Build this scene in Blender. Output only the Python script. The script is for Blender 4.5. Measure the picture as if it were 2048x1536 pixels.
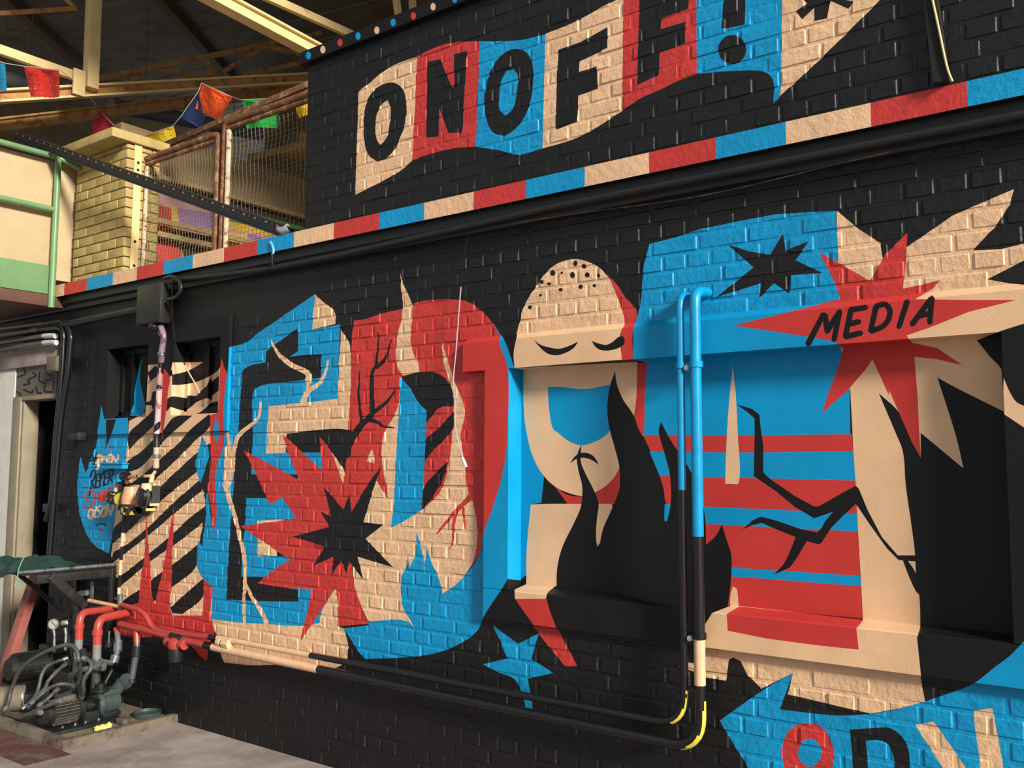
import bpy, bmesh, math, random
import numpy as np
from mathutils import Vector, Matrix, noise
from mathutils.geometry import delaunay_2d_cdt
random.seed(7)
S = bpy.context.scene
COL = S.collection
for o in list(bpy.data.objects):
    bpy.data.objects.remove(o)

# ------------------------------------------------------------------ camera
F_PX = 1866.917
yaw, pit, rol = (math.radians(a) for a in (37.2016, 5.0102, 0.2837))
fwd = np.array([-math.sin(yaw) * math.cos(pit), math.cos(yaw) * math.cos(pit), math.sin(pit)])
rgt = np.array([math.cos(yaw), math.sin(yaw), 0.0])
upv = np.cross(rgt, fwd)
CR = rgt * math.cos(rol) + upv * math.sin(rol)
CU = upv * math.cos(rol) - rgt * math.sin(rol)
CP = np.array([0.0, -3.6126, 1.65])
cam_d = bpy.data.cameras.new('camera')
cam_d.sensor_width = 36.0
cam_d.lens = F_PX * 36.0 / 2048.0
cam_d.clip_start = 0.05
cam = bpy.data.objects.new('camera', cam_d)
COL.objects.link(cam)
mw = Matrix.Identity(4)
for i in range(3):
    mw[i][0], mw[i][1], mw[i][2], mw[i][3] = CR[i], CU[i], -fwd[i], CP[i]
cam.matrix_world = mw
S.camera = cam

# ------------------------------------------------------------------ world, sun, exposure
wd = bpy.data.worlds.new('sky')
S.world = wd
wd.use_nodes = True
bg = wd.node_tree.nodes['Background']
bg.inputs[0].default_value = (0.86, 0.93, 1.0, 1)
bg.inputs[1].default_value = 0.50
sun_d = bpy.data.lights.new('sun', 'SUN')
sun_d.energy = 6.6
sun_d.angle = math.radians(9)
sun_d.color = (1.0, 0.93, 0.82)
sun = bpy.data.objects.new('sun', sun_d)
COL.objects.link(sun)
sun.rotation_euler = Vector((3.1, -1.0, 1.3)).to_track_quat('Z', 'Y').to_euler()
S.view_settings.view_transform = 'Standard'
S.view_settings.look = 'None'
S.view_settings.gamma = 1.0
S.view_settings.use_curve_mapping = False
S.view_settings.exposure = 0.0


# ------------------------------------------------------------------ from picture points to places
def ray(px, py):
    return CR * ((px - 1024.0) / F_PX) - CU * ((py - 768.0) / F_PX) + fwd


def W(px, py, y=0.0):
    d = ray(px, py)
    return CP + d * ((y - CP[1]) / d[1])


def XP(px, py, x):
    d = ray(px, py)
    return CP + d * ((x - CP[0]) / d[0])


def ZP(px, py, z):
    d = ray(px, py)
    return CP + d * ((z - CP[2]) / d[2])


def PJ(P):
    d = np.asarray(P, float) - CP
    z = d @ fwd
    return np.stack([1024 + F_PX * (d @ CR) / z, 768 - F_PX * (d @ CU) / z], -1)


def srgb(r, g, b):
    f = lambda c: (c / 255 / 12.92) if c / 255 <= 0.04045 else ((c / 255 + 0.055) / 1.055) ** 2.4
    return (f(r), f(g), f(b))


# ------------------------------------------------------------------ materials
def make_mat(name, col=None, rough=0.5, metal=0.0, var=0.12, scale=7.0, bump=0.15, bscale=45.0, bdist=0.004,
             stain=None, stain_scale=9.0, stain_lo=0.52, stain_hi=0.62, spec=0.5, attr=False, fine=0):
    m = bpy.data.materials.new(name)
    m.use_nodes = True
    nt = m.node_tree
    N, L = nt.nodes, nt.links
    b = N['Principled BSDF']
    b.inputs['Roughness'].default_value = rough
    b.inputs['Metallic'].default_value = metal
    b.inputs['Specular IOR Level'].default_value = spec
    geo = N.new('ShaderNodeNewGeometry')
    n1 = N.new('ShaderNodeTexNoise')
    n1.inputs['Scale'].default_value = scale
    n1.inputs['Detail'].default_value = 6
    n1.inputs['Roughness'].default_value = 0.62
    L.new(geo.outputs['Position'], n1.inputs['Vector'])
    mr = N.new('ShaderNodeMapRange')
    mr.inputs['From Min'].default_value = 0.28
    mr.inputs['From Max'].default_value = 0.72
    mr.inputs['To Min'].default_value = 1 - var
    mr.inputs['To Max'].default_value = 1 + var * 0.6
    L.new(n1.outputs['Fac'], mr.inputs['Value'])
    mul = N.new('ShaderNodeMix')
    mul.data_type = 'RGBA'
    mul.blend_type = 'MULTIPLY'
    mul.inputs['Factor'].default_value = 1.0
    comb = N.new('ShaderNodeCombineColor')
    for k in ('Red', 'Green', 'Blue'):
        L.new(mr.outputs['Result'], comb.inputs[k])
    if attr:
        a = N.new('ShaderNodeAttribute')
        a.attribute_name = 'paint'
        L.new(a.outputs['Color'], mul.inputs['A'])
    else:
        mul.inputs['A'].default_value = (*col, 1)
    L.new(comb.outputs['Color'], mul.inputs['B'])
    out = mul.outputs['Result']
    if stain:
        n2 = N.new('ShaderNodeTexNoise')
        n2.inputs['Scale'].default_value = stain_scale
        n2.inputs['Detail'].default_value = 8
        n2.inputs['Roughness'].default_value = 0.7
        L.new(geo.outputs['Position'], n2.inputs['Vector'])
        r2 = N.new('ShaderNodeMapRange')
        r2.inputs['From Min'].default_value = stain_lo
        r2.inputs['From Max'].default_value = stain_hi
        L.new(n2.outputs['Fac'], r2.inputs['Value'])
        mx = N.new('ShaderNodeMix')
        mx.data_type = 'RGBA'
        L.new(r2.outputs['Result'], mx.inputs['Factor'])
        L.new(out, mx.inputs['A'])
        mx.inputs['B'].default_value = (*stain, 1)
        out = mx.outputs['Result']
    L.new(out, b.inputs['Base Color'])
    if bump:
        n3 = N.new('ShaderNodeTexNoise')
        n3.inputs['Scale'].default_value = bscale
        n3.inputs['Detail'].default_value = 5
        n3.inputs['Roughness'].default_value = 0.55
        L.new(geo.outputs['Position'], n3.inputs['Vector'])
        bp = N.new('ShaderNodeBump')
        bp.inputs['Strength'].default_value = bump
        bp.inputs['Distance'].default_value = bdist
        L.new(n3.outputs['Fac'], bp.inputs['Height'])
        if fine:
            n4 = N.new('ShaderNodeTexNoise')
            n4.inputs['Scale'].default_value = fine
            n4.inputs['Detail'].default_value = 3
            L.new(geo.outputs['Position'], n4.inputs['Vector'])
            b2 = N.new('ShaderNodeBump')
            b2.inputs['Strength'].default_value = 0.5
            b2.inputs['Distance'].default_value = 0.0025
            L.new(n4.outputs['Fac'], b2.inputs['Height'])
            L.new(b2.outputs['Normal'], bp.inputs['Normal'])
        L.new(bp.outputs['Normal'], b.inputs['Normal'])
    return m


M = {}
M['brick_paint'] = make_mat('painted_brick', attr=True, rough=0.5, var=0.16, scale=5, bump=0.65, bscale=30, bdist=0.008, spec=0.35, fine=130)
M['smooth_paint'] = make_mat('painted_render', attr=True, rough=0.55, var=0.14, scale=4, bump=0.25, bscale=120, bdist=0.003, spec=0.25)
M['pipe_paint'] = make_mat('painted_pipe', attr=True, rough=0.32, var=0.18, scale=14, bump=0.2, bscale=70, bdist=0.002)
M['black'] = make_mat('black_paint', srgb(26, 25, 26), rough=0.45, var=0.3, scale=9, bump=0.25)
M['black_metal'] = make_mat('black_grimy_metal', srgb(33, 36, 36), rough=0.4, var=0.45, scale=16, bump=0.3, metal=0.2,
                            stain=srgb(66, 62, 56), stain_scale=14, stain_lo=0.56, stain_hi=0.75)
M['dusty_metal'] = make_mat('dusty_brown_metal', srgb(70, 66, 58), rough=0.6, var=0.4, scale=20, bump=0.3, stain=srgb(118, 106, 84), stain_scale=16, stain_lo=0.54, stain_hi=0.72)
M['grey_metal'] = make_mat('grey_galvanised_metal', srgb(132, 138, 140), rough=0.35, metal=0.6, var=0.35, scale=18,
                           stain=srgb(50, 50, 50), stain_scale=20, stain_lo=0.5, stain_hi=0.66)
M['chrome'] = make_mat('chrome_rim', srgb(190, 186, 176), rough=0.22, metal=1.0, var=0.1, bump=0.05)
M['dial'] = make_mat('dial_paper', attr=True, rough=0.5, var=0.05, bump=0)
M['rust'] = make_mat('rusty_steel', srgb(112, 70, 46), rough=0.75, var=0.35, scale=12, bump=0.4,
                     stain=srgb(168, 132, 92), stain_scale=16, stain_lo=0.5, stain_hi=0.66)
M['rust_light'] = make_mat('peeling_white_steel', srgb(196, 176, 146), rough=0.7, var=0.2, scale=14, bump=0.4,
                           stain=srgb(110, 62, 34), stain_scale=22, stain_lo=0.5, stain_hi=0.6)
M['wire'] = make_mat('galvanised_wire', srgb(150, 136, 108), rough=0.5, metal=0.5, var=0.2, bump=0)
M['cream'] = make_mat('cream_steel', srgb(226, 196, 138), rough=0.6, var=0.15, scale=5, bump=0.15,
                      stain=srgb(140, 84, 40), stain_scale=7, stain_lo=0.62, stain_hi=0.75)
M['cream_rust_shade'] = make_mat('rusty_shaded_cream_steel', srgb(176, 132, 78), rough=0.7, var=0.25, scale=7, bump=0.2,
                           stain=srgb(110, 62, 30), stain_scale=9, stain_lo=0.5, stain_hi=0.68)
M['purlin'] = make_mat('brown_purlin', srgb(92, 72, 48), rough=0.8, var=0.25, scale=5, bump=0.2)
M['roof'] = make_mat('dark_roof_sheet', srgb(108, 98, 80), rough=0.75, var=0.25, scale=3, bump=0.1,
                     stain=srgb(84, 72, 54), stain_scale=2.5)
M['yellow_brick'] = make_mat('yellow_painted_brick', srgb(172, 150, 92), rough=0.6, var=0.2, scale=9, bump=0.6, bscale=35,
                             bdist=0.006, stain=srgb(120, 114, 108), stain_scale=11, stain_lo=0.62, stain_hi=0.68)
M['yellow_mortar'] = make_mat('yellow_mortar', srgb(110, 96, 58), rough=0.8, var=0.2, bump=0.5)
M['green_steel'] = make_mat('green_gloss_steel', srgb(106, 142, 98), rough=0.4, var=0.12, scale=8, bump=0.1,
                            stain=srgb(78, 84, 52), stain_scale=18, stain_lo=0.62, stain_hi=0.72)
M['ply'] = make_mat('stained_plywood', srgb(184, 162, 126), rough=0.75, var=0.14, scale=4, bump=0.1,
                    stain=srgb(138, 102, 66), stain_scale=4, stain_lo=0.58, stain_hi=0.8)
M['brown_steel'] = make_mat('brown_primer_steel', srgb(92, 62, 50), rough=0.6, var=0.2, bump=0.2)
M['slot'] = make_mat('dark_grey_slotted_steel', srgb(62, 60, 62), rough=0.42, metal=0.4, var=0.15, bump=0.1)
M['tan'] = make_mat('tan_wall_board', srgb(134, 112, 78), rough=0.85, var=0.25, scale=3, bump=0.2)
M['terrace'] = make_mat('painted_terrace_board', attr=True, rough=0.75, var=0.2, scale=6, bump=0.15)
M['concrete'] = make_mat('concrete_floor', srgb(158, 146, 140), rough=0.8, var=0.35, scale=3.5, bump=0.4, bscale=60,
                         stain=srgb(112, 98, 92), stain_scale=1.7, stain_lo=0.45, stain_hi=0.7)
M['concrete_red'] = make_mat('red_stained_concrete', srgb(88, 48, 42), rough=0.8, var=0.4, scale=5, bump=0.3,
                             stain=srgb(92, 84, 76), stain_scale=6, stain_lo=0.48, stain_hi=0.6)
M['plinth'] = make_mat('grimy_plinth', srgb(108, 98, 82), rough=0.8, var=0.35, scale=7, bump=0.4,
                       stain=srgb(60, 46, 38), stain_scale=5, stain_lo=0.5, stain_hi=0.66)
M['white_wall'] = make_mat('white_wall', srgb(184, 180, 174), rough=0.7, var=0.15, scale=6, bump=0.3)
M['beige'] = make_mat('beige_door_frame', srgb(132, 122, 100), rough=0.6, var=0.18, scale=6, bump=0.15)
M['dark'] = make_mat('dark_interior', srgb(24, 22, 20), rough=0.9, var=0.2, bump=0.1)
M['glass'] = make_mat('dark_window_glass', srgb(14, 15, 17), rough=0.12, var=0.2, bump=0.02)
M['red_beam'] = make_mat('red_painted_timber', srgb(152, 86, 76), rough=0.6, var=0.2, scale=6, bump=0.2,
                         stain=srgb(112, 50, 42), stain_scale=4, stain_lo=0.52, stain_hi=0.62)
M['green_cloth'] = make_mat('dark_green_cloth', srgb(16, 50, 45), rough=0.8, var=0.35, scale=14, bump=0.4, bscale=90)
M['green_string'] = make_mat('green_string', srgb(110, 150, 132), rough=0.8, bump=0)
M['hose'] = make_mat('grey_rubber_hose', srgb(68, 70, 66), rough=0.5, var=0.25, scale=25, bump=0.3, bscale=140)
M['hose_braid'] = make_mat('braided_hose', srgb(104, 95, 82), rough=0.5, metal=0.3, var=0.4, scale=60, bump=0.5, bscale=220)
M['foam'] = make_mat('yellow_foam', srgb(224, 204, 112), rough=0.9, var=0.2, scale=30, bump=0.6)
M['duct'] = make_mat('blue_grey_duct', srgb(96, 102, 106), rough=0.5, var=0.15, bump=0.1)
M['white_plastic'] = make_mat('white_plastic', srgb(222, 216, 210), rough=0.35, var=0.08, bump=0.05)
M['clip_grey'] = make_mat('pale_grey_metal', srgb(170, 170, 172), rough=0.4, metal=0.3, var=0.15, bump=0.1)
M['teal'] = make_mat('teal_enamel', srgb(56, 68, 67), rough=0.45, var=0.3, scale=15, bump=0.2)
for nm, c in dict(flag_blue=(20, 150, 200), flag_red=(214, 44, 26), flag_pink=(206, 40, 70), flag_yellow=(226, 190, 40),
                  flag_navy=(30, 48, 100), flag_orange=(246, 88, 16), flag_green=(44, 176, 76), flag_gold=(236, 190, 40)).items():
    M[nm] = make_mat(nm + '_tissue', srgb(*c), rough=0.6, var=0.08, bump=0.05)

# paint colours (as reflectances)
KB = srgb(18, 17, 18)
PR = srgb(190, 54, 50)
PB = srgb(0, 142, 194)
PP = srgb(222, 181, 142)
PRP = srgb(168, 62, 56)
PW = srgb(224, 206, 204)
PY = srgb(214, 196, 70)


# ------------------------------------------------------------------ mesh helpers
class MB:
    def __init__(self):
        self.v, self.f, self.c = [], [], []
        self.painted = False

    def add(self, v, f, c=None):
        o = len(self.v)
        self.v += [tuple(map(float, p)) for p in v]
        self.f += [tuple(i + o for i in q) for q in f]
        if c is None:
            self.c += [(1, 1, 1)] * len(f)
        else:
            self.painted = True
            self.c += [c] * len(f) if not isinstance(c, list) else c
        return self

    def box(self, lo, hi, c=None):
        (a, b, d), (e, g, h) = lo, hi
        v = [(a, b, d), (e, b, d), (e, g, d), (a, g, d), (a, b, h), (e, b, h), (e, g, h), (a, g, h)]
        return self.add(v, [(0, 3, 2, 1), (4, 5, 6, 7), (0, 1, 5, 4), (1, 2, 6, 5), (2, 3, 7, 6), (3, 0, 4, 7)], c)

    def bar(self, p, q, w, h, up=(0, 0, 1), c=None):
        """box running from p to q, w wide sideways and h high"""
        p, q = Vector(p), Vector(q)
        t = (q - p).normalized()
        u = Vector(up)
        s = t.cross(u)
        if s.length < 1e-4:
            s = t.cross(Vector((0, 1, 0)))
        s.normalize()
        u = s.cross(t)
        v = []
        for e in (p, q):
            for a, b in ((-1, -1), (1, -1), (1, 1), (-1, 1)):
                v.append(e + s * (a * w / 2) + u * (b * h / 2))
        return self.add(v, [(0, 3, 2, 1), (4, 5, 6, 7), (0, 1, 5, 4), (1, 2, 6, 5), (2, 3, 7, 6), (3, 0, 4, 7)], c)

    def tube(self, path, r, n=12, c=None, cap=True):
        pts = [Vector(p) for p in path]
        k = len(pts)
        rr = r if isinstance(r, (list, tuple)) else [r] * k
        t0 = (pts[1] - pts[0]).normalized()
        s = t0.cross(Vector((0, 0, 1)))
        if s.length < 1e-3:
            s = t0.cross(Vector((0, 1, 0)))
        s.normalize()
        vs, fs, cs = [], [], []
        prev = t0
        for i, p in enumerate(pts):
            t = ((pts[min(i + 1, k - 1)] - pts[max(i - 1, 0)])).normalized()
            ax = prev.cross(t)
            if ax.length > 1e-6:
                s = Matrix.Rotation(prev.angle(t), 3, ax.normalized()) @ s
            s = (s - t * s.dot(t)).normalized()
            u = t.cross(s)
            prev = t
            for j in range(n):
                a = 2 * math.pi * j / n
                vs.append(p + (s * math.cos(a) + u * math.sin(a)) * rr[i])
        for i in range(k - 1):
            for j in range(n):
                fs.append((i * n + j, i * n + (j + 1) % n, (i + 1) * n + (j + 1) % n, (i + 1) * n + j))
                if callable(c):
                    cs.append(c((vs[i * n + j] + vs[i * n + (j + 1) % n] + vs[(i + 1) * n + j] + vs[(i + 1) * n + (j + 1) % n]) / 4))
        if cap:
            fs.append(tuple(range(n - 1, -1, -1)))
            fs.append(tuple((k - 1) * n + j for j in range(n)))
            if callable(c):
                cs += [c(pts[0]), c(pts[-1])]
        return self.add(vs, fs, cs if callable(c) else c)

    def lathe(self, prof, org, axis=(0, 0, 1), n=20, c=None):
        """prof: list of (radius, distance along axis)"""
        ax = Vector(axis).normalized()
        s = ax.cross(Vector((0, 0, 1)))
        if s.length < 1e-3:
            s = Vector((1, 0, 0))
        s.normalize()
        u = ax.cross(s)
        o = Vector(org)
        vs, fs = [], []
        for r, d in prof:
            for j in range(n):
                a = 2 * math.pi * j / n
                vs.append(o + ax * d + (s * math.cos(a) + u * math.sin(a)) * max(r, 1e-5))
        k = len(prof)
        for i in range(k - 1):
            for j in range(n):
                fs.append((i * n + j, i * n + (j + 1) % n, (i + 1) * n + (j + 1) % n, (i + 1) * n + j))
        fs.append(tuple(range(n - 1, -1, -1)))
        fs.append(tuple((k - 1) * n + j for j in range(n)))
        return self.add(vs, fs, c)

    def build(self, name, mat, parent=None, smooth=True, bevel=0.0, origin=None):
        if origin is None:
            origin = ORG.get(parent.name, (0, 0, 0)) if parent else (0, 0, 0)
        ox, oy, oz = origin
        me = bpy.data.meshes.new(name)
        me.from_pydata([(a - ox, b - oy, d - oz) for a, b, d in self.v], [], self.f)
        if self.painted:
            at = me.attributes.new('paint', 'FLOAT_COLOR', 'CORNER')
            buf = []
            for p, cc in zip(me.polygons, self.c):
                buf += [cc[0], cc[1], cc[2], 1.0] * p.loop_total
            at.data.foreach_set('color', buf)
        me.materials.append(M[mat] if isinstance(mat, str) else mat)
        if bevel or smooth:
            b = bmesh.new()
            b.from_mesh(me)
            if not self.painted:
                bmesh.ops.recalc_face_normals(b, faces=b.faces[:])
            if bevel:
                es = [e for e in b.edges if len(e.link_faces) == 2 and e.calc_face_angle(0) > 0.6]
                bmesh.ops.bevel(b, geom=es, offset=bevel, segments=2, affect='EDGES', profile=0.6)
            b.to_mesh(me)
            b.free()
        if smooth:
            me.polygons.foreach_set('use_smooth', [True] * len(me.polygons))
            me.set_sharp_from_angle(angle=math.radians(38))
        o = bpy.data.objects.new(name, me)
        COL.objects.link(o)
        if parent:
            o.parent = parent
            ORG[o.name] = (ox, oy, oz)
        else:
            o.location = (ox, oy, oz)
            ORG[o.name] = (ox, oy, oz)
        return o


ORG = {}


def tag(o, label=None, cat=None, group=None, kind=None):
    if label:
        o['label'] = label
    if cat:
        o['category'] = cat
    if group:
        o['group'] = group
    if kind:
        o['kind'] = kind
    return o


def thing(name, label, cat, loc, group=None, kind=None):
    o = bpy.data.objects.new(name, None)
    o.empty_display_size = 0.1
    COL.objects.link(o)
    o.location = tuple(map(float, loc))
    ORG[o.name] = tuple(map(float, loc))
    return tag(o, label, cat, group, kind)


def spline(pts, k=8):
    P = [np.asarray(p, float) for p in pts]
    out = []
    for i in range(len(P) - 1):
        a, b, c, d = P[max(i - 1, 0)], P[i], P[i + 1], P[min(i + 2, len(P) - 1)]
        for j in range(k):
            t = j / k
            out.append(0.5 * ((2 * b) + (c - a) * t + (2 * a - 5 * b + 4 * c - d) * t * t + (3 * b - a - 3 * c + d) * t ** 3))
    out.append(P[-1])
    return out


def fillet(pts, r, k=6):
    """polyline with its inner corners rounded by radius r"""
    P = [np.asarray(p, float) for p in pts]
    out = [P[0]]
    for i in range(1, len(P) - 1):
        a, b, c = P[i - 1], P[i], P[i + 1]
        u, v = a - b, c - b
        lu, lv = np.linalg.norm(u), np.linalg.norm(v)
        d = min(r, lu * 0.48, lv * 0.48)
        p, q = b + u / lu * d, b + v / lv * d
        for j in range(k + 1):
            t = j / k
            out.append((1 - t) ** 2 * p + 2 * t * (1 - t) * b + t * t * q)
    out.append(P[-1])
    return out


# ------------------------------------------------------------------ the mural: flat paint shapes, in picture points
ZR = dict(A=(0, 420, .3125), B=(0, 1056, .3125), C=(0, 760, .234375), D=(600, 0, .3515625), E=(1320, 0, .35546875),
          F=(400, 540, .3125), G=(400, 960, .3125), H=(960, 480, .263671875), I=(960, 860, .263671875),
          J=(1400, 380, .31640625), K=(1400, 780, .31640625), L=(1300, 1100, .365234375), M=(640, 1120, .341796875),
          N=(0, 1100, .15625), O=(0, 1300, .15625), P=(160, 880, .09765625), Q=(0, 560, .126953125), R=(180, 640, .15625),
          S=(260, 240, .17578125), T=(340, 120, .146484375), U=(0, 100, .166015625), W=(1440, 1340, .296875),
          V=(1020, 500, .1171875), X=(0, 0, 1.0), Y=(700, 90, .15625), Z=(0, 0, .3125))


def zp(s):
    """'F 1,2 3,4 G 5,6' -> picture points; a letter switches the enlargement the numbers were read in"""
    out, cur = [], ZR['X']
    for w in s.split():
        if w in ZR:
            cur = ZR[w]
        else:
            a, b = w.split(',')
            out.append((cur[0] + cur[2] * float(a), cur[1] + cur[2] * float(b)))
    return np.array(out)


def soften(P, k=6, lim=46):
    """round the shallow bends of an outline, keep its sharp corners"""
    n = len(P)
    if n < 4:
        return P
    d1 = np.roll(P, -1, 0) - P
    out = []
    tin, tout = [], []
    for i in range(n):
        a, b = P[i] - P[i - 1], d1[i]
        la, lb = np.hypot(*a), np.hypot(*b)
        cs = np.clip((a @ b) / (la * lb + 1e-9), -1, 1)
        if math.degrees(math.acos(cs)) < lim:
            t = (a / (la + 1e-9) + b / (lb + 1e-9))
            t /= np.hypot(*t) + 1e-9
            tin.append(t)
            tout.append(t)
        else:
            tin.append(None)
            tout.append(None)
    for i in range(n):
        p, q = P[i], P[(i + 1) % n]
        ch = q - p
        ln = np.hypot(*ch)
        t0, t1 = tout[i], tin[(i + 1) % n]
        if (t0 is None and t1 is None) or ln < 2.5:
            out.append(p)
            continue
        m0 = ch if t0 is None else t0 * ln
        m1 = ch if t1 is None else t1 * ln
        kk = max(2, min(k, int(ln / 5)))
        for j in range(kk):
            t = j / kk
            out.append((2 * t ** 3 - 3 * t * t + 1) * p + (t ** 3 - 2 * t * t + t) * m0 + (-2 * t ** 3 + 3 * t * t) * q + (t ** 3 - t * t) * m1)
    return np.array(out)


STACK = {'mural': [], 'terrace': [], 'door': []}


def paint(col, s, st='mural', raw=False):
    P = zp(s)
    STACK[st].append((col, P if raw else soften(P)))


def blob(col, z, cx, cy, rx, ry=None, st='mural', n=10):
    ox, oy, k = ZR[z]
    ry = ry or rx
    a = np.arange(n) * 2 * math.pi / n
    STACK[st].append((col, np.stack([ox + k * (cx + rx * np.cos(a)), oy + k * (cy + ry * np.sin(a))], -1)))


def stroke(col, s, w0, w1=None, st='mural', ends=True):
    """brush stroke along the points; widths in picture points"""
    P = soften_open(zp(s))
    n = len(P)
    w1 = w0 if w1 is None else w1
    d = np.gradient(P, axis=0)
    d /= np.hypot(d[:, 0], d[:, 1])[:, None] + 1e-9
    nn = np.stack([-d[:, 1], d[:, 0]], -1)
    w = np.linspace(w0, w1, n)[:, None] / 2
    L, R_ = P + nn * w, P - nn * w
    e0 = [P[0] - d[0] * w[0] * 0.8] if ends else []
    e1 = [P[-1] + d[-1] * w[-1] * 0.8] if ends else []
    STACK[st].append((col, np.array(list(L) + e1 + list(R_[::-1]) + e0)))


def soften_open(P):
    if len(P) < 3:
        return P
    return np.array(spline(P, 4))


# --- lower left: blue tongue, hazard stripes, red spikes
paint(PB, 'C 865,215 890,335 1090,320 1098,460 1085,640 1062,790 1000,1050 985,1200 965,1320 945,1400 930,1480 850,1440 780,1380 730,1290 690,1180 668,1040 662,880 675,740 690,650 715,740 738,795 770,690 810,600 835,500 832,440 850,330')
paint(KB, 'C 905,340 990,335 965,420 940,490 895,600 912,490 905,430')
paint(PR, 'C 926,578 938,558 950,578 938,598')
paint(PR, 'C 848,1285 862,1263 876,1285 862,1308')
paint(PP, 'X 297,730 318,728 R 860,600 X 337,760 345,725 403,724 442,728 442,840 420,900 402,960 412,1000 405,1060 395,1100 408,1150 425,1172 430,1250 345,1235 235,1205 240,1180 222,1110 225,1090 235,1000 250,940 257,875 258,842 290,826 293,800', raw=True)
paint(KB, 'X 258,867 280,845 307,819 317,800 317,842 290,868 258,900')
paint(KB, 'X 256,923 281,905 306,880 328,858 349,834 385,831 349,862 336,874 306,909 297,919 281,935 249,947')
paint(KB, 'X 417,829 423,832 420,852 392,880 360,913 316,954 262,1005 236,1022 238,985 297,940 316,922 360,884 377,863')
paint(KB, 'X 424,884 419,925 393,945 351,978 320,1004 293,1025 265,1055 225,1088 226,1062 245,1039 319,975 351,945 389,910')
paint(KB, 'X 419,943 417,966 389,994 352,1025 302,1067 248,1109 222,1128 226,1106 258,1086 298,1053 345,1008 389,969')
paint(KB, 'X 414,1011 412,1041 352,1088 305,1120 250,1165 215,1192 222,1168 258,1140 316,1093 352,1062 384,1032')
paint(KB, 'X 397,1088 394,1131 342,1176 308,1203 285,1222 240,1222 244,1206 281,1178 312,1153 344,1131')
paint(KB, 'X 408,1156 406,1193 366,1228 345,1226 342,1215 372,1187')
# stripes on the window surround and inside the right window
paint(KB, 'R 730,660 840,580 865,620 860,720 790,770 730,830 X 300,760')
paint(PP, 'R 745,575 840,580 790,630 742,670')
paint(KB, 'R 700,1060 780,1030 800,920 860,900 860,1080 800,1150 790,1090 720,1090')
paint(KB, 'R 1050,700 1150,680 1250,650 1400,570 1440,545 1690,540 1660,620 1400,780 1290,810 1150,830 1050,830')
paint(KB, 'R 930,580 1040,560 1020,640 1050,640 1060,700 1020,730 940,600')
paint(KB, 'R 1650,710 1650,900 1560,970 1350,1060 1330,1080 1210,1160 1150,1150 1030,1110 990,1160 975,1170 990,1010 1040,980 1130,985 1240,1000 1250,965 1360,970 1440,890 1560,790')
paint(KB, 'R 1545,740 1565,790 1560,1025 1480,990 1450,920 1500,830')
paint(KB, 'R 1640,1040 1630,1190 1200,1212 1380,1195 1450,1150 1560,1060')
paint(PR, 'R 870,550 905,580 925,600 1020,730 1000,900 980,1100 955,1300 935,1440 X 327,880 322,868 R 905,1420 910,1200 900,1000 865,760')
paint(PB, 'R 672,460 650,620 640,760 665,890 700,1060 705,1100 670,1230 510,1225 530,1150 560,1090 565,960 590,800 620,650')
# red drip and its drop
paint(PR, 'X 443,716 451,740 453,743 450,781 448,815 446,843 449,863 446,900 436,924 431,959 433,994 433,1036 428,1067 424,1030 419,994 416,976 418,961 422,910 420,863 420,850 421,830 436,826 438,796 439,759 441,731')
paint(PR, 'X 294,1025 297,1087 301,1131 305,1193 310,1208 322,1159 331,1112 337,1075 349,1012 347,1075 345,1109 344,1159 341,1212 345,1232 362,1231 406,1231 408,1159 425,1172 422,1237 430,1262 419,1287 414,1322 400,1312 380,1288 330,1268 290,1275 240,1270 230,1235 262,1210 277,1206 283,1150 289,1112')
paint(PB, 'C 1730,475 1770,560 1785,640 1760,740 1710,880 1680,780 1672,720 1690,620')

# --- the letter E
paint(PB, 'F 735,155 560,275 360,415 300,462 185,495 178,630 160,760 150,1000 X 449,863 446,900 436,924 431,959 433,994 433,1036 428,1067 422,1030 416,980 413,1000 412,1040 408,1065 404,1093 396,1080 395,1100 394,1109 395,1134 403,1153 416,1165 425,1172 423,1238 G 280,915 430,920 640,935 770,915 775,860 X 672,1172 700,1100 690,1000 680,900 676,800 678,740 681,649 627,659')
paint(PB, 'X 431,835 438,849 437,862 440,866 434,887 427,866 427,862 429,848')
paint(PP, 'F 735,155 800,212 865,270 868,345 722,382')
paint(PP, 'F 905,385 955,465 968,570 965,760 950,1025 555,1045 550,1172 422,1175 440,872 660,850 880,825 890,640 900,480')
paint(KB, 'F 628,375 630,520 580,555 660,545 778,540 778,690 560,718 370,750 348,775 342,1000 328,1308 640,1308 560,1460 300,1460 G 300,115 290,300 272,480 265,618 420,625 560,690 632,700 630,778 400,775 172,765 185,450 205,200 220,0 F 215,1450 225,1250 245,1050 258,850 268,720 275,645 300,622 420,590 425,520 560,420')
paint(PP, 'G 372,262 540,250 500,400 497,485 370,490')
paint(KB, 'G 497,455 565,490 497,488')
stroke(PP, 'F 388,845 385,900 375,945 330,990 250,1060 215,1170 205,1290 170,1390', 4, 12)
stroke(PP, 'C 1945,455 1962,560 1955,700 1945,800', 6, 6)
stroke(PP, 'F 180,1130 175,1250 165,1380 G 165,20 195,140 235,270 265,400 288,520 288,640 285,780 285,915', 11, 6)
stroke(PP, 'G 292,660 330,740 400,850 428,918', 5, 9)
stroke(PP, 'F 455,445 480,500 520,560', 3, 8)
stroke(PP, 'F 520,555 590,610 690,660 695,720', 9, 12)
stroke(PP, 'F 823,575 800,670 760,730 690,780 665,850', 3, 13)
stroke(PP, 'F 695,720 690,790', 8, 10)

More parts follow.
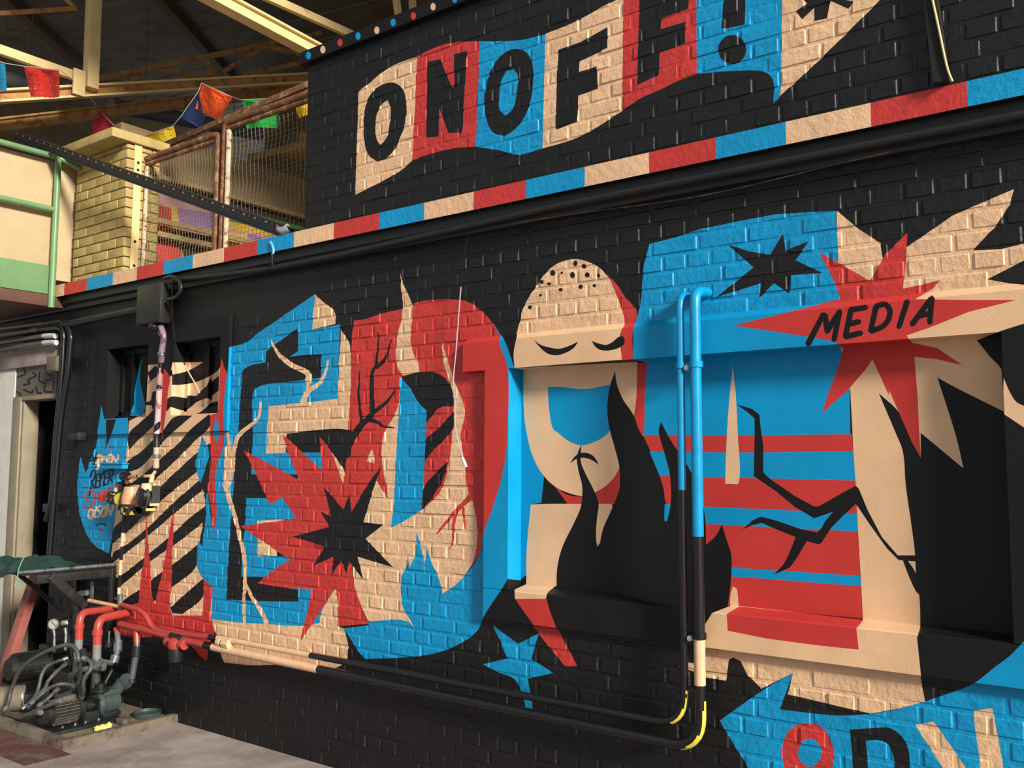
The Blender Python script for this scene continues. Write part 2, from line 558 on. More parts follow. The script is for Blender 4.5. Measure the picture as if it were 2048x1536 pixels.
# --- the letter D
paint(PR, 'F 988,325 1060,315 1180,275 1290,250 1400,205 1520,190 1620,188 1720,205 1800,260 1880,345 1930,430 1960,560 1978,700 1974,1000 1945,1300 G 1905,120 1815,350 1800,450 1735,560 1300,600 1000,600 F 932,1310 940,1180 950,1025 965,800 968,580 975,420')
paint(PP, 'F 1270,870 1235,950 1195,1010 1178,1060 1165,1130 1170,1250 1205,1460 1130,1350 G 1000,300 980,560 1000,720 1080,905 1330,905 1380,950 1320,860 1500,800 1555,730 1640,670 1700,605 1745,530 1775,400 1770,250 1740,120 F 1720,1420 1690,1200 1670,1050 1695,930 1685,850 1640,740 1600,620 1550,450 1565,600 1590,690 1625,800 1430,700 1280,690')
paint(PR, 'F 1450,890 1625,870 1620,1000 1600,1200 1540,1420 1430,1530 1440,1100')
paint(KB, 'F 1285,685 1400,655 1500,655 1570,690 1610,750 1625,830 1625,872 1530,885 1490,930 1450,980 1400,860')
paint(KB, 'F 1625,905 1622,1010 1500,1150 1437,1225 1440,1100 1540,1000')
paint(KB, 'F 1592,1222 1560,1330 1520,1420 G 1540,20 1500,100 1420,195 1425,90 F 1430,1400 1500,1310')
paint(PB, 'F 1282,690 1340,745 1400,850 1452,900 1445,1100 1435,1300 1425,1450 G 1420,192 1330,250 1225,305 1240,150 F 1245,1450 1255,1200 1275,900')
paint(PP, 'F 1285,20 1300,80 1330,150 1360,220 1358,330 1350,450 1365,530 1400,600 1405,652 1300,675 1270,630 1255,540 1265,420 1290,320 1300,240 1290,120')
paint(PR, 'F 1160,1245 1175,1300 1200,1390 1200,1468 1165,1380 1140,1300')
paint(PP, 'F 1105,1145 1120,1220 1110,1290 1078,1385 1068,1280 1080,1190')
stroke(PR, 'F 1740,1420 G 1745,90 1700,140 1640,200 1570,280 1518,342', 16, 3)
stroke(PR, 'G 1640,200 1625,290 1620,380 1604,442', 8, 2)
stroke(PR, 'G 1690,180 1690,240 1696,312', 6, 2)
# peach foot of the E, blue foot of the D
paint(PP, 'G 75,890 280,915 430,920 640,935 770,915 775,860 870,690 888,800 885,935 920,950 950,1040 945,1170 830,1212 680,1195 500,1182 330,1185 155,1168 130,1100 100,980')
paint(PB, 'G 1080,905 1330,905 1380,950 1310,830 1285,700 1300,600 1342,512 1348,560 1378,480 1390,328 1422,450 1440,560 1434,602 1450,438 1500,560 1540,650 1555,730 1640,670 1740,560 1810,430 1815,340 1905,110 1930,-20 1985,-20 1985,600 1960,650 1810,885 1780,960 1660,1050 1500,1110 1300,1135 1060,1145 1010,1090 970,1020 920,950 1080,930')
paint(PP, 'G 1080,905 1330,905 1380,950 1310,840 1290,800 1100,800')
paint(PB, 'F 1880,345 1925,425 H 145,760 190,900 212,1000 205,1536 I 205,100 170,330 100,580 30,780 20,900 15,1430 100,1290 205,1130 310,1140 310,0 H 310,1536 330,1200 330,985 262,972 175,740')
# big red burst, black twig, black burst
paint(KB, 'F 555,1050 720,1027 945,1022 1000,1045 960,1110 940,1180 932,1310 845,1168 555,1168')
paint(PP, 'F 845,1165 930,1310 915,1370 870,1260')
paint(PR, 'F 285,1155 500,1270 635,1345 570,1180 530,1050 640,1150 785,1285 768,1065 840,1160 915,1365 935,1290 1000,1200 1165,1255 G 1110,60 1050,270 975,520 985,650 1020,770 1080,920 880,935 888,800 870,680 760,860 640,1035 680,870 720,698 560,690 370,660 480,570 580,510 400,390 260,295 450,270 615,245 530,110 F 450,1500 370,1330')
paint(KB, 'G 1165,-94 1110,60 1050,270 1175,285 1060,375 1240,560 1010,490 1050,640 955,520 940,600 905,515 845,610 855,490 725,550 800,425 595,362 830,300 770,200 840,235 795,45 920,190 958,90 970,205 1075,30')
stroke(KB, 'F 940,1190 965,1100 1030,1000 1075,955 1105,920', 14, 11)
stroke(KB, 'F 1105,920 1102,830 1100,680 1130,600 1140,500 1146,405', 11, 2)
stroke(KB, 'F 1130,625 1180,580 1205,520 1228,448', 8, 2)
stroke(KB, 'F 1095,925 1180,860 1215,820 1252,765', 10, 2)
stroke(KB, 'F 1070,955 1140,975 1170,1000 1243,1010', 10, 2)
stroke(KB, 'F 1038,985 1015,790 1018,720 1023,645', 6, 2)

# --- the face, its red rim, the blue body
paint(PR, 'H 960,255 1040,340 1100,430 1190,540 1195,620 1165,680 1160,905 1075,915 1050,500')
paint(PB, 'X 1299,488 1350,475 1400,459 1480,442 1550,429 1672,421 1680,560 1690,690 J 945,1240 950,1536 K 960,285 X 1400,873 H 1235,1490 1250,1150 1265,930 1160,905 1165,660 1200,580 1225,430 1245,200', raw=True)
paint(PP, 'H 262,970 255,860 275,750 300,640 330,520 370,440 430,350 520,230 600,175 720,145 830,170 920,220 990,310 1040,430 1080,540 1097,600 1095,650 1072,682 1075,908')
paint(PB, 'I 310,-300 350,0 400,200 485,360 465,550 385,565 360,900 350,1100 300,1140')
paint(KB, 'I 485,360 665,560 465,552')
paint(PR, 'I 570,430 660,490 760,505 870,480 980,400 1060,290 1062,562 665,562')
paint(PR, 'H 1190,930 1268,930 1250,1200 1235,1490 I 1230,60 1060,300 H 1160,1340')
paint(PP, 'H 330,985 262,972 1192,925 1185,1200 1165,1340 I 1055,290 1000,380 900,460 780,500 680,480 570,430 470,330 400,200 350,0 H 332,1300')
paint(PB, 'H 515,1115 620,1115 700,1125 800,1130 900,1115 985,1095 1000,1300 990,1440 930,1500 I 880,85 800,113 730,110 650,70 590,20 H 560,1440 530,1330 517,1200')
paint(PP, 'I 385,565 560,560 780,562 1000,560 1010,640 800,1000 590,1190 570,1185 510,1240 500,1280 265,1282 262,1210 350,1170 355,900')
paint(PR, 'I 268,1280 505,1280 520,1340 580,1505 415,1490 300,1330')
paint(PR, 'M 1250,390 1395,405 1505,620 1435,622')
# red and blue bands of the body
paint(PR, 'X 1286,870 K 500,285 960,280 970,390 985,600 1000,900 1015,1240 1030,1445 240,1370 X 1400,1205 1330,1000 1300,900', raw=True)
paint(PB, 'I 1275,165 2048,170 K 970,388 985,572 0,550 I 1345,345', raw=True)
paint(PB, 'I 1390,560 K 0,735 200,745 1000,780 1002,895 0,845 I 1400,690', raw=True)
paint(PB, 'K 100,1118 200,1122 1012,1175 1020,1240 200,1178 100,1172', raw=True)
# right-hand peach field with its black cut-outs
paint(PP, 'J 865,130 1000,245 1140,335 1158,450 1200,480 1310,360 1420,285 1600,160 1985,-5 1960,90 1870,230 1725,382 1900,375 2060,335 2060,440 1815,565 1950,590 2060,600 2060,850 1905,895 1905,1130 1925,1415 K 1925,1500 1030,1500 1030,1445 1000,900 985,600 970,390 950,0 J 945,1250 890,1000 885,650 870,300', raw=True)
paint(KB, 'J 1500,1185 1600,1240 1920,1400 K 1945,400 1975,1480 2100,1560 1390,1560 1392,1440 1385,1290 1365,1160 1360,1050 1340,880 1300,600 1280,380 1240,280 1130,20 1265,150 1290,210 1395,430 1395,270 1665,495 1620,300')
paint(KB, 'J 1750,950 1830,1050 1905,1135 1915,1200 1960,1280 2000,1340 2200,1370 2200,800 1905,890')
paint(PP, 'J 1920,1190 1960,1280 2000,1340 2060,1370 2060,1525 1935,1435 1918,1400')
paint(KB, 'K 1918,150 2060,245 2060,1500 1920,1500', raw=True)
paint(PP, 'J 207,1110 225,1280 K 225,0 240,300 248,570 240,595 160,592 160,540 175,200 190,0 J 190,1280')
paint(KB, 'K 230,90 330,120 375,155 385,250 400,350 400,520 440,560 600,670 720,735 750,735 900,650 985,605 1005,625 1060,760 1150,930 1250,1045 1380,1045 1380,1085 1255,1075 1180,1000 1080,860 985,720 900,800 830,870 765,970 745,975 675,955 620,1050 570,1120 540,1135 465,1168 530,1100 560,1040 605,930 480,880 390,840 330,855 268,882 330,825 385,800 480,825 640,880 740,900 770,870 790,830 840,770 740,805 720,810 600,740 480,640 340,545 340,520 345,300 345,180 300,140', raw=True)
paint(KB, 'K 1280,1072 1312,1075 1365,1160 1400,1300 1380,1290 1330,1200')
# sill colours
paint(PP, 'L 300,410 340,345 430,310 485,305 1170,385 1480,425 1462,480 1485,700 300,548 250,470', raw=True)
paint(PR, 'L 420,350 490,308 1168,383 1130,430 1143,546 900,520 640,485 425,442', raw=True)
paint(PP, 'K 190,1375 195,1280 210,1240 235,1260 245,1372')
# black flames
paint(KB, 'I 770,108 765,160 765,240 800,330 860,450 900,560 890,650 880,800 890,880 905,910 910,860 930,760 990,620 1040,500 1065,400 1055,270 1020,130 985,0 H 965,1300 968,1220 985,1110 1025,995 1035,1080 1080,1200 1165,1330 1210,1450 I 1230,40 1270,130 1330,270 1380,400 1400,500 1400,600 1395,690 1385,750 1420,680 1445,560 1440,340 1400,180 1365,60 H 1355,1440 1373,1380 1430,1490 I 1480,130 1540,210 1590,300 1640,400 1690,560 1710,700 1715,870 1790,800 1835,715 1870,830 1900,920 1908,1000 1900,1180 1880,1330 1780,1370 1690,1500 1500,1520 600,1500 505,1245 580,1190 585,1050 620,900 720,690 765,580 775,430 745,300 735,200 755,140')
paint(KB, 'I 680,255 720,200 760,175 800,172 850,190 885,230 900,265 860,235 800,212 740,215 700,240')
paint(KB, 'H 405,755 460,795 530,815 600,825 670,805 745,770 715,815 640,860 570,875 510,860 460,820')
paint(KB, 'H 845,765 900,785 960,795 1010,770 1050,735 1080,728 1097,750 1095,790 1060,815 1000,835 930,838 885,820')
for cx, cy, rx, ry in ((1118, 230, 40, 50), (1265, 280, 42, 40), (730, 395, 46, 50), (888, 390, 26, 25), (1070, 430, 42, 55), (1328, 428, 44, 45),
                       (1518, 435, 34, 34), (550, 548, 36, 37), (675, 578, 34, 28), (1210, 628, 40, 42), (1446, 610, 32, 30), (872, 680, 36, 33),
                       (527, 774, 27, 25), (343, 978, 38, 36)):
    blob(KB, 'V', cx, cy, rx, ry)
# bursts at the right and the word
paint(KB, 'J 175,345 320,390 445,410 525,275 540,385 690,325 605,445 775,525 575,540 565,655 470,590 375,685 385,590 105,680 340,490', raw=True)
paint(PR, 'J 750,395 860,450 1075,575 1170,410 1310,270 1305,420 1285,625 1400,600 1520,570 1470,625 1360,690 1680,695 2000,695 1700,770 1450,870 1305,920 1340,965 1500,1000 1660,1108 1500,1070 1355,1055 1375,1300 K 1385,250 1395,430 1340,330 1195,0 J 1195,1300 1090,1070 1050,1130 930,1270 770,1410 820,1260 880,1100 905,1000 870,980 860,960 700,930 440,890 210,857 440,800 640,750 890,690 850,580 800,480', raw=True)
for s in ('J 682,975 780,785', 'J 790,790 805,895', 'J 800,895 885,765', 'J 880,775 847,950', 'J 955,755 918,930', 'J 950,758 1052,742',
          'J 938,848 1008,832', 'J 918,928 1020,903', 'J 1112,740 1078,893', 'J 1110,738 1165,722 1200,760 1190,820 1150,865 1080,893',
          'J 1310,702 1256,868', 'J 1340,850 1462,685', 'J 1465,680 1452,840', 'J 1390,795 1450,780'):
    stroke(KB, s, 12, 11)
# lower right banner
paint(PP, 'L 240,530 300,545 1480,690 1508,830 1360,868 1210,895 755,790 785,672 610,760 605,750 540,690 500,610 455,588 435,600 418,715 300,695 240,665 160,640 190,610 240,620 260,560', raw=True)
paint(PB, 'L 2060,485 1975,575 1890,640 1765,735 1620,790 1500,830 1360,870 1200,898 1050,906 850,885 712,870 785,672 640,755 385,932 450,1050 545,1200 700,1500 2400,1500 2400,485')
paint(KB, 'L 755,790 900,830 1210,895 1050,906 712,872')
paint(PR, 'W 420,520 450,430 510,375 600,355 680,380 740,460 770,560 755,660 700,740 600,780 490,750 430,640')
paint(PB, 'W 525,550 560,475 610,460 665,490 685,550 670,610 620,655 570,640 535,600')
paint(KB, 'W 875,400 1040,390 1140,390 1220,440 1265,520 1280,620 1260,760 1200,860 1080,900 920,900')
paint(PB, 'W 985,475 1080,475 1130,500 1170,580 1175,660 1160,760 1090,820 1010,820')
paint(PP, 'W 1315,370 1440,345 1660,660 1755,800 1750,600 1720,400 1710,275 1835,255 1880,480 1910,660 1935,900 1760,900 1640,860 1490,640', raw=True)
paint(PB, 'M 1010,378 1090,440 1160,490 1285,428 1260,500 1240,580 1365,660 1215,695 1235,780 1245,870 1230,885 1210,870 1190,800 1135,695 1050,660 955,610 1100,575 1060,480')
# signatures on the blue tongue
for s in ('P 340,270 300,500', 'P 215,430 350,380', 'P 265,300 320,490'):
    stroke(KB, s, 4, 4)
for s in ('P 390,330 370,480 400,520 350,600', 'P 360,330 430,310 420,440 330,470', 'P 470,330 460,450', 'P 450,440 530,340 560,440', 'P 590,310 575,450', 'P 590,310 640,300',
          'P 585,370 630,365', 'P 575,450 640,445', 'P 670,310 660,460', 'P 670,310 750,455', 'P 790,300 765,455'):
    stroke(PP, s, 4, 4)
for s in ('P 215,760 265,630 320,650 290,800 240,850', 'P 250,830 200,1140', 'P 240,850 300,990', 'P 340,720 320,970', 'P 340,720 400,700', 'P 330,840 385,830',
          'P 320,975 385,960', 'P 430,690 420,800', 'P 500,640 420,820 410,960', 'P 520,640 490,930', 'P 520,640 580,630', 'P 500,780 560,770', 'P 490,930 560,900',
          'P 610,610 590,880', 'P 610,610 680,600 670,720 600,760', 'P 610,770 680,860'):
    stroke(KB, s, 3.6, 3.6)
for s in ('P 290,1080 220,1030 120,1120 130,1220 240,1280 230,1380 130,1400 60,1340', 'P 320,1080 310,1300', 'P 310,1190 390,1170', 'P 400,1060 380,1280', 'P 410,1270 450,1040',
          'P 450,1040 480,1250', 'P 420,1180 480,1170', 'P 510,1040 500,1250', 'P 510,1040 560,1230', 'P 570,1010 560,1230', 'P 600,980 590,1220', 'P 600,980 640,975',
          'P 590,1110 630,1100'):
    stroke(PR, s, 3.6, 3.6)
for s in ('P 230,1390 180,1500 190,1600 250,1590 280,1480 230,1390', 'P 330,1370 300,1580', 'P 300,1580 350,1570', 'P 430,1350 380,1360 370,1440 420,1480 400,1570 350,1575',
          'P 490,1360 450,1450 460,1560 510,1550 530,1430 490,1360', 'P 570,1320 550,1540', 'P 570,1320 630,1530', 'P 690,1310 640,1530'):
    stroke(PP, s, 3.8, 3.8)
stroke(KB, 'C 820,1245 850,1228 885,1230 912,1242', 3, 3)

# --- upper wall: the waving banner and its letters
paint(PP, 'D 335,520 400,470 500,390 600,345 668,325 640,915 560,980 315,1108')
paint(PR, 'D 668,322 780,268 900,240 1025,235 1000,835 900,840 780,865 700,890 640,915')
paint(PB, 'D 1025,235 1150,235 1280,225 1398,195 1380,845 1250,880 1130,855 1000,835')
paint(PP, 'D 1398,193 1560,130 1700,50 1840,-20 1835,630 1700,720 1560,790 1380,845')
paint(PR, 'X 1247,-10 1320,-50 1394,-80 E 208,415 100,455 0,505 D 1940,560 1835,630')
paint(PB, 'E 205,-200 690,-200 680,540 640,583 636,450 600,410 430,400 208,415')
paint(PP, 'E 690,-200 1420,-200 1230,10 1100,140 940,300 680,540', raw=True)
paint(KB, 'D 365,700 375,600 410,530 470,480 530,470 580,500 605,580 600,700 565,800 510,890 440,920 390,880 365,790')
paint(PP, 'D 430,740 440,650 470,590 500,570 515,610 515,680 495,780 460,825 440,800')
paint(KB, 'D 725,355 800,338 868,500 882,480 876,308 952,290 938,500 925,755 845,758 795,620 788,778 718,782 722,560', raw=True)
paint(KB, 'D 1050,600 1055,520 1085,410 1140,320 1220,278 1290,300 1325,370 1325,500 1300,620 1240,720 1170,775 1100,755 1065,690')
paint(PB, 'D 1133,560 1145,470 1175,405 1215,395 1238,420 1235,520 1210,620 1170,658 1140,630')
paint(KB, 'D 1470,285 1600,240 1750,155 1752,275 1590,350 1588,410 1690,380 1695,505 1585,545 1580,690 1455,740 1460,500', raw=True)
paint(KB, 'X 1281,-40 1381,-70 1377,18 1323,38 1322,59 1371,44 1371,87 1320,105 1318,150 1275,171 1277,80', raw=True)
paint(KB, 'E 370,-200 485,-220 478,140 348,165', raw=True)
blob(KB, 'E', 408, 280, 79, 82, n=18)
paint(KB, 'E 765,65 830,20 740,-60 800,-100 870,-60 880,-150 980,-160 975,-60 1060,-110 1110,-60 1010,-10 1090,10 1060,50 960,5 940,105 870,120 868,45 800,110', raw=True)
# striped ledge
edges_px = [90, 128, 173, 225, 273, 327, 385, 447.5, 514, 587.5, 667.5, 759, 848, 947, 1052, 1169.5, 1298, 1432, 1572, 1742, 1935, 2170, 2460]
cyc = [PP, PR, PB]
for i in range(len(edges_px) - 1):
    a, b = edges_px[i], edges_px[i + 1]
    q = []
    for px, dz in ((a, 2.80), (b, 2.80), (b, 3.15), (a, 3.15)):
        xw = W(px, 530 - (px - 420) * 0.213, -0.1)[0]
        q.append(PJ((xw, -0.1, 2.913 if dz < 3 else 3.0125)))
    STACK['mural'].append((cyc[i % 3], np.array(q)))
# dots on the coping
for (cx, cy), c in zip(((48, 315), (130, 282), (228, 242), (330, 205), (437, 172), (530, 128), (645, 90), (757, 38), (880, -5)),
                       (PB, PP, PR, PB, PP, PB, PR, PP, PB)):
    blob(c, 'D', cx, cy, 15, 22)
# graffiti on the panel over the door (read in the A enlargement)
for s in ('A 80,1080 160,1050 150,1010', 'A 100,1070 95,1140', 'A 210,1040 230,1060 180,1090 190,1110 150,1120', 'A 255,1035 250,1090 290,1110', 'A 300,1040 330,1080 290,1090',
          'A 100,1170 90,1200 120,1205 130,1180 100,1160', 'A 150,1150 200,1170 210,1150', 'A 230,1130 240,1170 265,1170', 'A 290,1120 285,1160 340,1165', 'A 310,1060 345,1060 340,1150'):
    stroke(srgb(24, 24, 24), s, 4, 4, st='door')
# painted boards at the back of the terrace
T_TAN, T_DK, T_YE, T_PK, T_RD, T_PU, T_GR = srgb(126, 106, 76), srgb(40, 26, 22), srgb(190, 156, 40), srgb(176, 128, 128), srgb(170, 40, 36), srgb(128, 96, 140), srgb(60, 120, 48)
paint(T_PK, 'S 100,760 2100,1260 2100,1700 100,1700', 'terrace', raw=True)
paint(T_DK, 'S 100,650 2100,1150 2100,1260 1110,1000 940,905 100,700', 'terrace', raw=True)  # dark band running just below the top ledge
paint(T_YE, 'S 100,700 950,900 945,960 100,770', 'terrace', raw=True)
paint(T_DK, 'S 100,1220 930,1320 930,1700 100,1700', 'terrace', raw=True)
paint(T_RD, 'S 195,940 470,1000 470,1250 400,1300 195,1260', 'terrace')
paint(T_PU, 'S 540,1000 945,1060 945,1260 560,1190', 'terrace')
paint(T_YE, 'S 470,980 530,990 560,1230 600,1530 640,1700 560,1700 590,1500 520,1250 470,1240', 'terrace')
paint(T_RD, 'S 225,1380 400,1370 560,1420 590,1560 560,1700 200,1700', 'terrace')
paint(T_GR, 'S 1110,990 1500,1090 2100,1250 2100,1480 1700,1330 1110,1150', 'terrace')
paint(T_YE, 'S 1110,1150 1660,1260 1660,1330 1110,1230', 'terrace', raw=True)
paint(T_YE, 'S 1110,1280 1330,1300 1330,1400 1160,1480 1110,1480', 'terrace', raw=True)
paint(T_PU, 'S 1340,1290 1500,1330 1500,1480 1340,1480', 'terrace', raw=True)
for k in STACK:
    STACK[k] = [(c, P, P.min(0), P.max(0)) for c, P in STACK[k]]
SEG = {}
for k in STACK:
    sg = [np.concatenate([P, np.roll(P, -1, 0)], 1) for c, P, lo, hi in STACK[k]]
    SEG[k] = np.concatenate(sg) if sg else np.zeros((0, 4))


def inside(P, pts):
    x, y = pts[:, 0], pts[:, 1]
    r = np.zeros(len(pts), bool)
    n = len(P)
    for i in range(n):
        x0, y0 = P[i]
        x1, y1 = P[(i + 1) % n]
        if y0 == y1:
            continue
        m = (y0 > y) != (y1 > y)
        r ^= m & (x < (x1 - x0) * (y - y0) / (y1 - y0) + x0)
    return r


def classify(pts, st='mural', base=KB):
    pts = np.asarray(pts)
    col = np.tile(np.array(base, float), (len(pts), 1))
    for c, P, lo, hi in STACK[st]:
        m = np.where((pts[:, 0] >= lo[0]) & (pts[:, 0] <= hi[0]) & (pts[:, 1] >= lo[1]) & (pts[:, 1] <= hi[1]))[0]
        if len(m):
            k = m[inside(P, pts[m])]
            col[k] = c
    return col


def clip_segments(sg, Q):
    """clip segments (n,4) to the convex outline Q"""
    if len(sg) == 0:
        return sg
    area = 0.5 * np.sum(Q[:, 0] * np.roll(Q[:, 1], -1) - np.roll(Q[:, 0], -1) * Q[:, 1])
    if area < 0:
        Q = Q[::-1]
    p, d = sg[:, :2], sg[:, 2:] - sg[:, :2]
    t0, t1 = np.zeros(len(sg)), np.ones(len(sg))
    ok = np.ones(len(sg), bool)
    for i in range(len(Q)):
        a, b = Q[i], Q[(i + 1) % len(Q)]
        nx, ny = -(b[1] - a[1]), b[0] - a[0]
        num = (p[:, 0] - a[0]) * nx + (p[:, 1] - a[1]) * ny
        den = d[:, 0] * nx + d[:, 1] * ny
        par = np.abs(den) < 1e-9
        ok &= ~(par & (num < 0))
        with np.errstate(divide='ignore', invalid='ignore'):
            t = -num / den
        t0 = np.where(~par & (den > 0), np.maximum(t0, t), t0)
        t1 = np.where(~par & (den < 0), np.minimum(t1, t), t1)
    ok &= (t1 - t0) > 1e-6
    p, d, t0, t1 = p[ok], d[ok], t0[ok], t1[ok]
    return np.concatenate([p + d * t0[:, None], p + d * t1[:, None]], 1)


def cdt(Q, loops, st):
    """triangulate the outline Q (picture points) cut along the paint edges and the extra loops"""
    lo, hi = Q.min(0), Q.max(0)
    sg = SEG[st]
    m = (np.minimum(sg[:, 0], sg[:, 2]) <= hi[0]) & (np.maximum(sg[:, 0], sg[:, 2]) >= lo[0]) & \
        (np.minimum(sg[:, 1], sg[:, 3]) <= hi[1]) & (np.maximum(sg[:, 1], sg[:, 3]) >= lo[1])
    sg = clip_segments(sg[m], Q)
    vs, es = [], []
    for lp in [Q] + loops:
        o = len(vs)
        vs += [Vector((float(a), float(b))) for a, b in lp]
        es += [(o + i, o + (i + 1) % len(lp)) for i in range(len(lp))]
    for a, b, c, d in sg:
        o = len(vs)
        vs += [Vector((float(a), float(b))), Vector((float(c), float(d)))]
        es.append((o, o + 1))
    rv, re, rf, _, _, _ = delaunay_2d_cdt(vs, es, [], 0, 1e-3)
    V = np.array([(v.x, v.y) for v in rv])
    return V, [tuple(f) for f in rf]


def patch(mb, corners, st='mural', holes=(), base=KB, const=None):
    """flat face with the mural painted on it; corners anticlockwise in the world, as seen from outside"""
    c3 = [np.asarray(c, float) for c in corners]
    if const is not None:
        mb.add(c3, [tuple(range(len(c3)))], const)
        return
    nrm = np.cross(c3[1] - c3[0], c3[2] - c3[0])
    Q = PJ(np.array(c3))
    hl = [PJ(np.array(h, float)) for h in holes]
    V, T = cdt(Q, hl, st)
    cen = np.array([V[list(t)].mean(0) for t in T])
    keep = inside(Q, cen)
    for h in hl:
        keep &= ~inside(h, cen)
    colr = classify(cen, st, base)
    P3 = []
    for a, b in V:
        d = ray(a, b)
        P3.append(CP + d * (((c3[0] - CP) @ nrm) / (d @ nrm)))
    P3 = np.array(P3)
    fs, cs = [], []
    for i, t in enumerate(T):
        if keep[i]:
            a, b, c = (P3[j] for j in t)
            if np.cross(b - a, c - a) @ nrm < 0:
                t = t[::-1]
            fs.append(t)
            cs.append(tuple(colr[i]))
    mb.add(P3, fs, cs)


# ------------------------------------------------------------------ brick walls
def english_bond(x0, x1, z0, z1, holes, course=0.0735, joint=0.009, rnd=None):
    out = []
    row = 0
    z = z0
    while z < z1 - 0.02:
        zt = min(z + course, z1)
        ln = 0.224 if row % 2 else 0.112
        x = x0 - (0.056 if row % 2 == 0 else rnd.choice((0.0, 0.112)))
        while x < x1:
            a, b = max(x, x0), min(x + ln, x1)
            lo = [a + joint / 2, z + joint / 2]
            hi = [b - joint / 2, zt - joint / 2]
            x += ln
            ok = True
            for hx0, hx1, hz0, hz1 in holes:
                if lo[0] >= hx1 or hi[0] <= hx0 or lo[1] >= hz1 or hi[1] <= hz0:
                    continue
                ox = min(hi[0], hx1) - max(lo[0], hx0)
                oz = min(hi[1], hz1) - max(lo[1], hz0)
                if ox > hi[0] - lo[0] - 0.03 and oz > hi[1] - lo[1] - 0.025:
                    ok = False
                    break
                if ox > hi[0] - lo[0] - 0.03:
                    if lo[1] < hz0:
                        hi[1] = hz0
                    else:
                        lo[1] = hz1
                else:
                    if lo[0] < hx0:
                        hi[0] = hx0
                    else:
                        lo[0] = hx1
            if ok and hi[0] - lo[0] > 0.03 and hi[1] - lo[1] > 0.02:
                out.append((lo[0], hi[0], lo[1], hi[1]))
        z += course
        row += 1
    return out


def lay_bricks(parent, bricks, y, mat, quota=300, proud=0.005, bevel=0.008, rnd=None):
    items, cents = [], []
    for (xa, xb, za, zb) in bricks:
        j = lambda s=0.0022: rnd.uniform(-s, s)
        k = min(0.006, (xb - xa) * 0.2)
        out3 = [(xa + j() + k, y, za + j()), (xb + j() - k, y, za + j()), (xb + j(), y, za + k), (xb + j(), y, zb - k),
                (xb + j() - k, y, zb + j()), (xa + j() + k, y, zb + j()), (xa + j(), y, zb - k), (xa + j(), y, za + k)]
        bx = min(bevel, (xb - xa) * 0.25)
        bz = min(bevel, (zb - za) * 0.25)
        in3 = [(xa + bx, y, za + bz / 1.8), (xb - bx / 1.3, y, za + bz / 1.8), (xb - bx / 1.3, y, zb - bz), (xa + bx, y, zb - bz)]
        Q, I = PJ(np.array(out3)), PJ(np.array(in3))
        V, T = cdt(Q, [I], 'mural')
        cen = np.array([V[list(t)].mean(0) for t in T])
        pr = proud * rnd.uniform(0.55, 1.35)
        tx, tz = rnd.uniform(-.02, .02), rnd.uniform(-.03, .03)
        P3 = []
        xm, zm = (xa + xb) / 2, (za + zb) / 2
        for a, b in V:
            p = W(a, b, y)
            d = min(p[0] - xa, (xb - p[0]) * 1.3, (p[2] - za) * 1.8, zb - p[2])
            t = max(0.0, min(1.0, d / min(bx, bz)))
            lump = 0.003 * noise.noise(Vector((p[0] * 23, 5.1, p[2] * 31)))
            P3.append((p[0], y + 0.0015 - t * (pr + tx * (p[0] - xm) + tz * (p[2] - zm) + lump), p[2]))
        T2 = []
        for t in T:
            a, b, c = (P3[i] for i in t)
            if (b[0] - a[0]) * (c[2] - a[2]) - (b[2] - a[2]) * (c[0] - a[0]) < 0:
                t = t[::-1]
            T2.append(t)
        lo, hi = Q.min(0), Q.max(0)
        cx = np.clip(Q, (0, 0), (2048, 1536))
        vis = max(0, cx[:, 0].max() - cx[:, 0].min()) * max(0, cx[:, 1].max() - cx[:, 1].min())
        items.append((vis, (xm, y, zm), P3, T2, len(cents), len(T2)))
        cents += list(cen)
    cols = classify(np.array(cents))
    items.sort(key=lambda it: -it[0])
    rest = MB()
    for n, (vis, org, P3, T2, s, k) in enumerate(items):
        cc = [tuple(c) for c in cols[s:s + k]]
        if n < quota and vis > 60:
            mb = MB().add(P3, T2, cc)
            px, py, pz = ORG[parent.name]
            o = mb.build('brick', mat, None, smooth=False, origin=org)
            o.parent = parent
            o.location = (org[0] - px, org[1] - py, org[2] - pz)
        else:
            rest.add(P3, T2, cc)
    if rest.v:
        o = rest.build('brick_courses', mat, parent, smooth=False)
        o['kind'] = 'stuff'


rb = random.Random(3)
XR = 1.4           # right end of the walls, out of the picture
# openings and blocks in the lower wall: x0, x1, z0, z1
LINTEL = (-3.024, -0.24, 2.12, 2.262)
FRAME = (-2.881, -0.24, 0.917, 2.12)
OPEN1 = (-2.733, -0.588, 1.063, 2.12)
SURR = (-6.554, -4.975, 1.861, 2.594)
WIN = [(-6.41, -5.885, 1.972, 2.478), (-5.594, -5.068, 1.975, 2.466)]
DOOR = (-7.676, -7.15, 0.0, 2.157)


def rect(r, y):
    return [(r[0], y, r[2]), (r[1], y, r[2]), (r[1], y, r[3]), (r[0], y, r[3])]


# floor
fl = MB()
fl.box((-16, -12, -0.2), (8, 0.35, 0.0))
floor = tag(fl.build('floor', 'concrete', smooth=False), 'rough grey concrete floor at the foot of the mural wall', 'floor', kind='structure')

